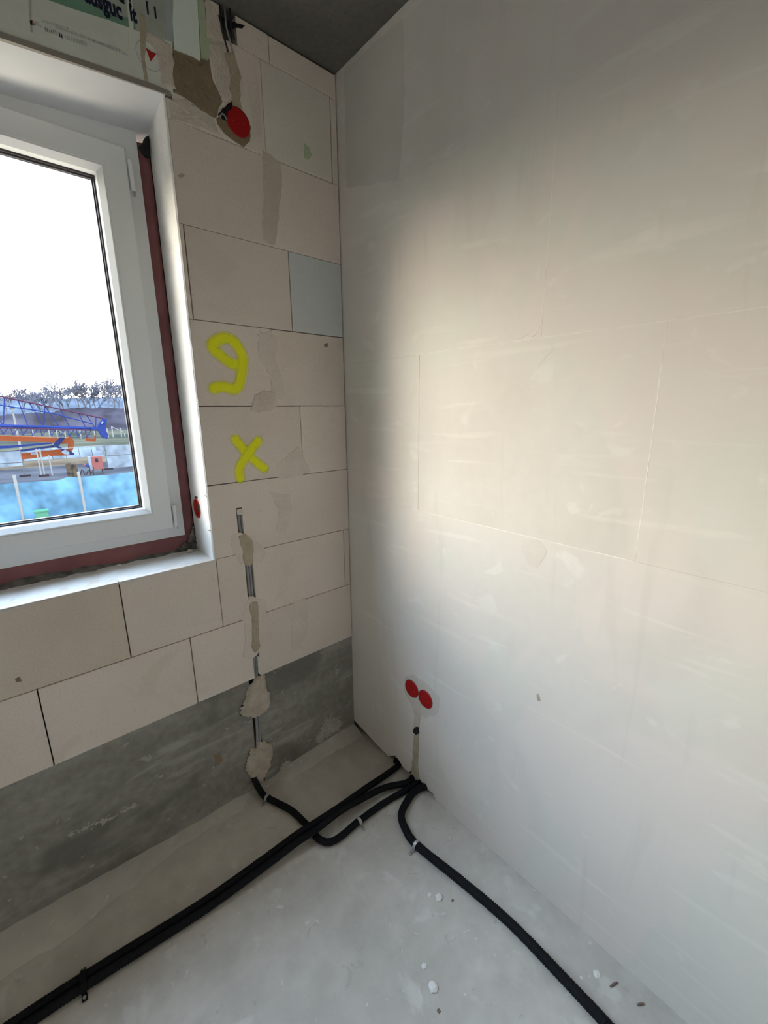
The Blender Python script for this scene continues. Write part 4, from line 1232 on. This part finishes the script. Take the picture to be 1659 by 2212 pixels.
# bare trees on the bank
def tree(base, h, seed, label, spread=1.0):
    rnd = random.Random(seed)
    t = tag(empty('bare_tree', base), label, 'tree', 'bare trees on the bank')
    tr, br = MB(), MB()
    def grow(p, d, L_, r, lv):
        q = p + d * L_
        (tr if lv == 0 else br).tube([p, p.lerp(q, 0.5) + Vector((rnd.uniform(-1, 1), rnd.uniform(-1, 1), 0)) * L_ * 0.05, q], [max(r, 0.055), max(r * 0.85, 0.05), max(r * 0.65, 0.045)], 4 if lv < 2 else 3, False)
        if lv >= 5: return
        k = (4, 4, 3, 3, 2)[lv]
        for _ in range(k):
            a = rnd.uniform(0, 6.283)
            s_ = rnd.uniform(0.35, 0.8) * spread
            nd = (d + Vector((math.cos(a) * s_, math.sin(a) * s_, rnd.uniform(-0.05, 0.35)))).normalized()
            grow(p.lerp(q, rnd.uniform(0.55, 1.0)), nd, L_ * rnd.uniform(0.55, 0.8), r * 0.54, lv + 1)
    b = Vector(base)
    lean = Vector((rnd.uniform(-0.08, 0.08), 0, 1)).normalized()
    grow(b, lean, h * 0.34, h * 0.016, 0)
    tr.build('trunk', X['twig'], t)
    br.build('branches', X['twig'], t)
    return t


tops = [(0.4, 6.86), (4.31, 6.7), (7.83, 7.98), (10.23, 6.55), (12.64, 8.84), (15.01, 7.64), (17.63, 9.23), (19.71, 9.81), (21.69, 9.35), (24, 10.99), (26.24, 10.01), (28.11, 9.54), (5.58, 6.24), (9.49, 7.03), (13.8, 8.12), (16.42, 8.43), (18.67, 8.75), (22.85, 9.38), (25, 9.71)]
tl = ('bare tree just showing at the left edge of the window', 'small faint bare tree near the lamp post', 'bushy bare tree left of the gap in the tree line', 'low bare tree right of the gap in the tree line',
      'tall bare tree in the middle of the window view', 'bare tree leaning beside the tall middle one', 'bare tree left of the dense group at the right', 'first dense tree of the right group',
      'second dense tree of the right group', 'tallest bare tree, above the crane tip', 'bare tree right of the tallest one', 'bare tree closest to the right window frame', 'thin bare tree between the lamp post and the bushy tree', 'slender tree filling the gap in the tree line',
      'slim tree right behind the tall middle tree', 'slim tree between the leaning tree and the dense group', 'slim tree at the left end of the dense right group',
      'slim tree in the centre of the dense right group', 'slim tree just right of the tallest bare tree')
for i, (x, z) in enumerate(tops):
    zbase = GZ + 0.62 * (bk[min(5, max(0, int((x - bk[0][0]) / (bk[-1][0] - bk[0][0]) * 5)))][1] - GZ)
    tree((x, 150.5 + 5 * (i % 3), zbase), (z - zbase) * 1.38, 300 + i, tl[i], 1.15 if i != 1 else 0.8)

# meadow fence with pale posts
fe = tag(empty('wire_fence', (8, 100, GZ)), 'wire fence with pale concrete posts crossing the meadow', 'fence')
px = [(0.7, -1.47), (3.01, -1.56), (5.35, -1.65), (6.47, -1.52), (7.7, -1.73), (10.08, -1.82), (12.39, -1.91), (14.58, -1.81), (15.44, -1.38), (16.92, -1.8), (17.52, -2.84)]
for i, (x, z) in enumerate(px):
    MB().box(x - 0.10, x + 0.10, 99.9, 100.1, GZ, z).build('post', X['post'], fe)
for i, dx in ((3, 1.3), (8, 2.0)):
    x, z = px[i]
    MB().bar((x, 100, z - 0.1), (x + dx, 100, GZ + 0.9), 0.08).build('brace', X['post'], fe)
for dz in (0.5, 1.1, 1.7):
    MB().bar((-20, 100, GZ + dz), (40, 100, GZ + dz), 0.015).build('wire', X['steel'], fe)

# lamp post
lp = tag(empty('lamp_post', (*[(0.12, -1.87)][0][:1], 70, GZ)), 'slim grey lamp post with a funnel head at the left of the view', 'lamp post')
a, b, c_ = [(0.23, -1.19), (0.32, 1.54), (0.43, 2.21)]
lx = (a[0] + b[0]) / 2
MB().tube([(lx, 70, GZ), (lx, 70, b[1])], [0.14, 0.09], 8).build('pole', X['post'], lp)
MB().tube([(lx, 70, b[1] - 0.02), (lx, 70, c_[1] - 0.12)], [0.16, 0.30], 10).build('lamp_head', X['white'], lp)
MB().tube([(lx, 70, c_[1] - 0.12), (lx, 70, c_[1])], [0.55, 0.50], 12).build('lamp_roof', X['white'], lp)

# folded blue lattice crane jib
YC = 50
def yb(d=0.0): return YC + d
cj = tag(empty('crane_jib', (0, YC, GZ)), 'blue lattice crane jib pointing right with a maroon top chord', 'crane')
def pbar(p, q, r, mt, name, parent, dy=0.0, seg=6):
    return MB().bar((p[0], YC + dy, p[1]), (q[0], YC + dy, q[1]), r, seg).build(name, X[mt], parent)
ch = [(-10.34, 5.52), (-0.74, 2.86), (6.9, 0.75)]
lo = [(-11.24, 1.01), (-1.16, 0.32), (6.65, -0.2)]
md = [(-10.52, 4.62), (-0.86, 2.11), (0.98, 1.74), (2.78, 1.35), (5.74, 0.29)]
cb = [(-11.35, 0.45), (-1.28, -0.4), (6.33, -1.06)]
pbar(ch[0], ch[2], 0.07, 'maroon', 'top_chord', cj)
pbar(lo[0], lo[2], 0.15, 'blue', 'lower_chord', cj)
pbar((lo[0][0], lo[0][1] - 0.17), (lo[2][0], lo[2][1] - 0.17), 0.06, 'maroon', 'lower_chord', cj, -0.2)
for i in range(4): pbar(md[i], md[i + 1], 0.06, 'blue', 'middle_chord', cj, -0.2)
pbar(cb[0], cb[2], 0.035, 'steel', 'hoist_rope', cj)
for (x0, x1) in ((-380, -340), (-340, -300), (-260, -260), (-260, -200), (-200, -150), (-150, -150), (-150, -90), (-90, -40), (-40, -40), (-8, 20), (20, 59), (59, 59), (59, 100), (100, 128), (150, 172), (172, 200), (200, 200)):
    t0_, t1_ = (x0 + 400) / 628.0, (x1 + 400) / 625.0
    pbar((ch[0][0] + (ch[2][0] - ch[0][0]) * t0_, ch[0][1] + (ch[2][1] - ch[0][1]) * t0_), (lo[0][0] + (lo[2][0] - lo[0][0]) * t1_, lo[0][1] + (lo[2][1] - lo[0][1]) * t1_), 0.045, 'blue', 'lattice_bar', cj, 0.1)
for i in range(22):
    t0_ = 0.10 + i * 0.0385
    pA = (lo[0][0] + (lo[2][0] - lo[0][0]) * t0_, lo[0][1] + (lo[2][1] - lo[0][1]) * t0_)
    pB = (cb[0][0] + (cb[2][0] - cb[0][0]) * (t0_ + 0.018), cb[0][1] + (cb[2][1] - cb[0][1]) * (t0_ + 0.018))
    pC = (lo[0][0] + (lo[2][0] - lo[0][0]) * (t0_ + 0.036), lo[0][1] + (lo[2][1] - lo[0][1]) * (t0_ + 0.036))
    pbar(pA, pB, 0.035, 'blue', 'lattice_bar', cj, -0.1); pbar(pB, pC, 0.035, 'blue', 'lattice_bar', cj, -0.1)
def yprism(name, poly, y0, y1, mt, parent):
    return MB().prism(poly, lambda a, b, d: (a, d, b), y0, y1).build(name, X[mt], parent)
yprism('jib_tip', [(6.98, 0.8), (6.66, 0.76), (6.28, 0.31), (6.08, -0.04), (5.54, -0.02), (5.51, -0.25), (6.11, -0.36), (6.28, -0.87), (6.47, -1.15), (6.75, -1.21), (6.88, -0.8), (6.71, -0.34), (6.87, 0.25)], 49.7, 50.3, 'blue', cj)
yprism('sheave', [(6.41, 0.4), (6.55, 0.53), (6.62, 0.44), (6.43, 0.27)], 49.5, 49.68, 'white', cj)

# folded orange crane mast behind the barrier
cm = tag(empty('crane_mast', (0, 52, GZ)), 'orange folded crane mast lying level with blue struts', 'crane')
yprism('mast_beam', [(-11.67, 0.82), (-1.31, -0.6), (2.39, -0.95), (3.48, -1.09), (3.84, -0.93), (4.05, -1.07), (4.17, -1.54), (3.96, -2.18), (3.77, -2.44), (3.63, -2.06), (3.74, -1.61), (3.03, -1.61), (2.32, -1.39), (-1.39, -1.06), (-11.8, 0.2)], 51.6, 52.6, 'orange', cm)
yprism('mast_beam', [(-0.28, -2.37), (2.57, -2.18), (3.7, -2.16), (3.91, -2.55), (3.8, -2.77), (2.12, -2.73), (-0.23, -2.91)], 51.8, 52.5, 'orange', cm)
yprism('strut', [(-9.84, -1.55), (-1.46, -1.48), (-0.81, -1.52), (2.32, -1.39), (2.38, -1.53), (-0.78, -1.73), (-1.5, -1.73), (-9.91, -1.92)], 51.3, 51.55, 'blue', cm)
yprism('strut', [(-10.07, -2.72), (-0.62, -2), (2.46, -1.67), (2.51, -1.85), (-0.59, -2.18), (-10.12, -3.02)], 51.3, 51.55, 'blue2', cm)
yprism('link_plate', [(3.02, -0.93), (3.42, -1), (2.78, -1.78), (3.95, -2.55), (3.84, -2.73), (3.62, -2.66), (2.52, -1.81), (2.45, -1.53)], 50.9, 51.25, 'blue2', cm)
yprism('sling', [(2.92, -2.34), (3.25, -2.08), (3.55, -2.38), (3.48, -2.61), (3.11, -2.53)], 50.7, 50.88, 'white', cm)
yprism('plate', [(0.6, -2.22), (1.01, -2.25), (0.98, -2.42), (0.6, -2.44)], 51.0, 51.2, 'white', cm)
q = [(-11.67, 0.61), (-10.86, 0.41)]
MB().box(q[0][0], q[1][0], 51.5, 52.7, GZ, q[1][1] - 0.1).build('support', X['orange'], cm)
for dx in (0.0, 1.4):
    for dy in (-0.6, 0.6):
        MB().bar((ch[0][0] + dx, YC + dy, GZ), (ch[0][0] + dx, YC + dy, ch[0][1]), 0.10).build('tower_leg', X['blue'], cj)
hk = [(5.09, -0.77), (5.2, -0.77), (5.19, -1.13), (5.76, -1.21), (5.85, -0.85), (5.96, -0.85), (5.83, -1.49), (5.03, -1.4)]
o = tag(empty('crane_bracket', (hk[0][0], 50.8, hk[2][1])), 'small orange U-shaped lifting bracket hanging under the jib', 'bracket')
yprism('yoke', hk, 50.6, 51.0, 'orange', o)
bb = [(5.25, -0.15), (5.98, -0.17)]
for (p, q) in ((bb[0], hk[1]), (bb[1], hk[5])):
    MB().bar((p[0], 50.8, p[1]), (q[0], 50.8, q[1]), 0.03).build('sling', X['steel'], o)

# low white barrier
wb = tag(empty('site_barrier', (3, 58, GZ)), 'long low white barrier in front of the crane mast', 'barrier')
q = [(0.16, -2.93), (7.49, -3), (7.45, -3.59), (0.07, -3.46)]
for i in range(6):
    x0 = q[0][0] + (q[1][0] - q[0][0]) * i / 6; x1 = q[0][0] + (q[1][0] - q[0][0]) * (i + 1) / 6
    MB().prism([(x0, -0.42), (x1 - 0.04, -0.42), (x1 - 0.04, 0.42), (x0, 0.42)], lambda a, b, d: (a, 58 + b * (0.35 if d else 1.0), GZ + 0.03 + d), 0.0, 1.15).build('barrier_segment', X['white'], wb)

# mesh fence panels hung with white sheeting
def fence_panel(px, y, label, line_px):
    t = tag(empty('fence_panel', (px[0][0], y, GZ)), label, 'fence panel')
    x0, x1 = px[0][0], px[1][0]
    zt, zb_ = (px[0][1] + px[1][1]) / 2, (px[2][1] + px[3][1]) / 2
    zl = line_px[1]
    nx, nz = 24, 4
    for (za, zd) in ((zl + 0.03, zt), (max(zb_, GZ + 0.15), zl - 0.03)):
        m = MB()
        rnd = random.Random(int(za * 100))
        for i in range(nx + 1):
            for j in range(nz + 1):
                m.v.append((x0 + (x1 - x0) * i / nx, y - 0.04 + 0.02 * math.sin(i * 1.7 + j) + rnd.uniform(-0.01, 0.01), za + (zd - za) * j / nz))
        for i in range(nx):
            for j in range(nz):
                a = i * (nz + 1) + j
                m.f.append((a, a + nz + 1, a + nz + 2, a + 1))
        m.build('white_sheet', X['white'], t, smooth=True)
    for xx in (x0, x1):
        MB().tube([(xx, y, GZ + 0.03), (xx, y, zt + 0.12)], 0.045, 8).build('post', X['steel'], t)
        MB().box(xx - 0.35, xx + 0.35, y - 0.15, y + 0.15, GZ + 0.03, GZ + 0.17).build('foot', X['dark'], t)
    MB().tube([(x0, y, zl), (x1, y, zl)], 0.03, 6).build('rail', X['steel'], t)
    return t


fence_panel([(5.43, -1.44), (8.8, -1.43), (8.6, -3.65), (5.35, -3.55)], 43, 'site fence panel with two white sheets right of the red cabinet', [(5.38, -2.32)][0])
fence_panel([(-3.03, -1.5), (-0.28, -1.49), (-0.34, -2.73), (-3.22, -2.6)], 43, 'site fence panel with two white sheets at the left edge of the view', [(-1.62, -2.39)][0])
t = tag(empty('fence_panel', ([(0.69, -3.55)][0][0], 42, GZ)), 'bare open fence panel with thin twin posts between the sheeted ones', 'fence panel')
for (a, b) in ([(0.84, -1.32), (0.7, -3.1)], [(0.98, -1.33), (0.9, -3.57)], [(1.36, -1.9), (1.39, -2.87)]):
    MB().tube([(b[0], 42, GZ + 0.03), (b[0], 42, a[1])], 0.05, 8).build('post', X['post'], t)
q = [(0.52, -3.53), (1.17, -3.71)]
MB().box(q[0][0], q[1][0], 41.8, 42.2, GZ + 0.03, GZ + 0.18).build('foot', X['dark'], t)
q = [(1.22, -1.45), (5.29, -1.34)]
MB().bar((q[0][0], 42, q[0][1]), (q[1][0], 42, q[1][1]), 0.02).build('rail', X['post'], t)
q = [(4.61, -1.45), (4.94, -1.43), (4.93, -1.74), (4.63, -1.76)]
yprism('notice_plate', q, 41.9, 41.95, 'white', t)

# red power cabinet
q = [(3.83, -2.09), (4.68, -2.12), (4.61, -3.1), (3.84, -3.1)]
t = tag(empty('power_cabinet', ((q[0][0] + q[1][0]) / 2, 40, GZ)), 'pinkish red site power cabinet on legs', 'cabinet')
MB().box(q[0][0] + 0.1, q[1][0], 40, 40.6, q[3][1], q[0][1]).build('body', X['red'], t)
MB().box(q[0][0] - 0.06, q[0][0] + 0.1, 40.02, 40.6, q[3][1], q[0][1] + 0.03).build('side_panel', X['white'], t)
MB().box(q[0][0] + 0.35, q[0][0] + 0.55, 39.97, 40.0, q[0][1] - 0.42, q[0][1] - 0.14).build('switch', X['dark'], t)
for xx in (q[0][0] + 0.1, q[1][0] - 0.1):
    MB().box(xx - 0.03, xx + 0.03, 40.1, 40.16, GZ, q[3][1]).build('leg', X['dark'], t)
q = [(3.48, -2.62), (3.72, -2.64), (3.76, -2.83), (3.51, -2.81)]
t = tag(empty('site_plug', (q[0][0], 40, GZ)), 'blue and red plug connector left of the cabinet', 'plug')
MB().tube([(q[0][0], 40, q[0][1] - 0.06), (q[1][0], 40, q[1][1] - 0.16)], 0.09, 8).build('socket', X['blue'], t)
MB().tube([(q[0][0] - 0.12, 40, q[0][1] - 0.02), (q[0][0], 40, q[0][1] - 0.06)], 0.10, 8).build('cap', X['red'], t)
MB().bar((q[1][0], 40, GZ + 0.03), (q[1][0], 40, q[1][1] - 0.1), 0.03).build('stand', X['dark'], t)
cab = catmull([(p[0], 39.5, GZ + 0.06 + dz) for p, dz in zip([(2.97, -3.15), (3.15, -3.17), (3.33, -3.19), (3.57, -3.21), (3.82, -3.24), (3.94, -3.25)], (0, 0.55, 0.05, 0.45, 0.2, 0.7))], 0.08)
o = MB().tube(cab, 0.03, 6).build('power_cable', X['dark'], None)
tag(o, 'dark cable coiled on the ground below the red cabinet', 'cable')
# dark pile
q = [(2.3, -2.18), (2.28, -3.24)]
t = tag(empty('timber_pile', (q[0][0], 37, GZ)), 'short dark brown pile standing behind the blue tarpaulin', 'pile')
for dx in (-0.17, 0.17):
    MB().tube([(q[0][0] + dx, 37, GZ), (q[0][0] + dx, 37, q[0][1] - 0.1 * (dx > 0)), (q[0][0] + dx, 37, q[0][1] + 0.06 - 0.1 * (dx > 0))], [0.17, 0.17, 0.11], 10).build('log', X['brown'], t)

# blue tarpaulin fence with pale posts
tp = [(-8.15, -1.32), (-1.47, -1.4), (-0.28, -1.43), (0.48, -1.45), (0.83, -1.35), (1.13, -1.4), (2.26, -1.42), (3.44, -1.39)]
t = tag(empty('tarpaulin_fence', (tp[3][0], 22, GZ)), 'light blue tarpaulin hung on pale posts in front of the yard', 'fence')
m = MB()
NX_, NZ_ = 240, 26
rnd = random.Random(9)
def ztop(x):
    for i in range(len(tp) - 1):
        if tp[i][0] <= x <= tp[i + 1][0]:
            f_ = (x - tp[i][0]) / (tp[i + 1][0] - tp[i][0])
            return tp[i][1] + (tp[i + 1][1] - tp[i][1]) * f_
    return tp[-1][1]
for i in range(NX_ + 1):
    x = tp[0][0] + (tp[-1][0] - tp[0][0]) * i / NX_
    for j in range(NZ_ + 1):
        f_ = j / NZ_
        z = GZ + (ztop(x) - GZ) * f_
        y = 22 + 0.02 * math.sin(3.1 * x + 1.2 * z) + 0.02 * math.sin(9.3 * x - 1.5 * z + 1) + 0.045 * noise.noise(Vector((x * 1.3, z * 0.7, 2.0))) + 0.05 * abs(noise.noise(Vector((x * 2.6 + z, z * 1.3, 7.0)))) + rnd.uniform(-0.001, 0.001) + 0.05 * (1 - f_)
        m.v.append((x, y, z))
for i in range(NX_):
    for j in range(NZ_):
        a = i * (NZ_ + 1) + j
        m.f.append((a, a + NZ_ + 1, a + NZ_ + 2, a + 1))
m.build('tarpaulin', X['tarp'], t, smooth=True)
for (a, b) in ([(-0.99, -1.06), (-0.98, -3.14)], [(1.12, -1.14), (1.28, -3.09)]):
    MB().tube([(b[0] * 0.5 + a[0] * 0.5, 21.85, GZ), (b[0] * 0.5 + a[0] * 0.5, 21.85, a[1])], 0.055, 8).build('post', X['post'], t)
for k in range(1, 6):
    x = [(-0.98, -2.01)][0][0] - 1.95 * k
    MB().tube([(x, 21.85, GZ), (x, 21.85, ztop(x) + 0.25)], 0.055, 8).build('post', X['post'], t)
q = [(-0.59, -2.62), (-0.15, -2.68), (-0.17, -3), (-0.63, -2.97)]
t = tag(empty('green_crate', ((q[0][0] + q[1][0]) / 2, 21.2, GZ)), 'mint green crate standing in front of the blue tarpaulin', 'crate')
MB().box(q[0][0], q[1][0], 21.2, 21.6, q[3][1], q[0][1]).build('body', X['green'], t)
MB().box(q[0][0] - 0.03, q[1][0] + 0.03, 21.17, 21.63, q[0][1], q[0][1] + 0.05).build('rim', X['green'], t)
MB().box(q[0][0] + 0.05, q[1][0] - 0.05, 21.25, 21.55, GZ, q[3][1]).build('stand', X['dark'], t)
# earth heap at the end of the tarpaulin
q = [(3.71, -1.73), (4.46, -1.5)]
m = MB()
rnd = random.Random(33)
for i in range(15):
    for j in range(11):
        x = q[0][0] - 0.25 + 3.0 * i / 14; y = 22.3 + 3.0 * j / 10
        hgt = (q[0][1] - GZ) * math.sin(math.pi * min(1, (j + 1) / 6) / 2) * (0.9 + 0.1 * math.sin(i)) * (1 if j < 8 else (10 - j) / 3) + rnd.uniform(-0.06, 0.06)
        m.v.append((x, y - 0.2 * (j == 0), GZ + max(0.0, hgt if j else -0.02)))
for i in range(14):
    for j in range(10):
        a = i * 11 + j
        m.f.append((a, a + 11, a + 12, a + 1))
o = m.build('earth_heap', X['earth'], None, smooth=True)
tag(o, 'brown earth heap at the right end of the blue tarpaulin', 'earth heap')
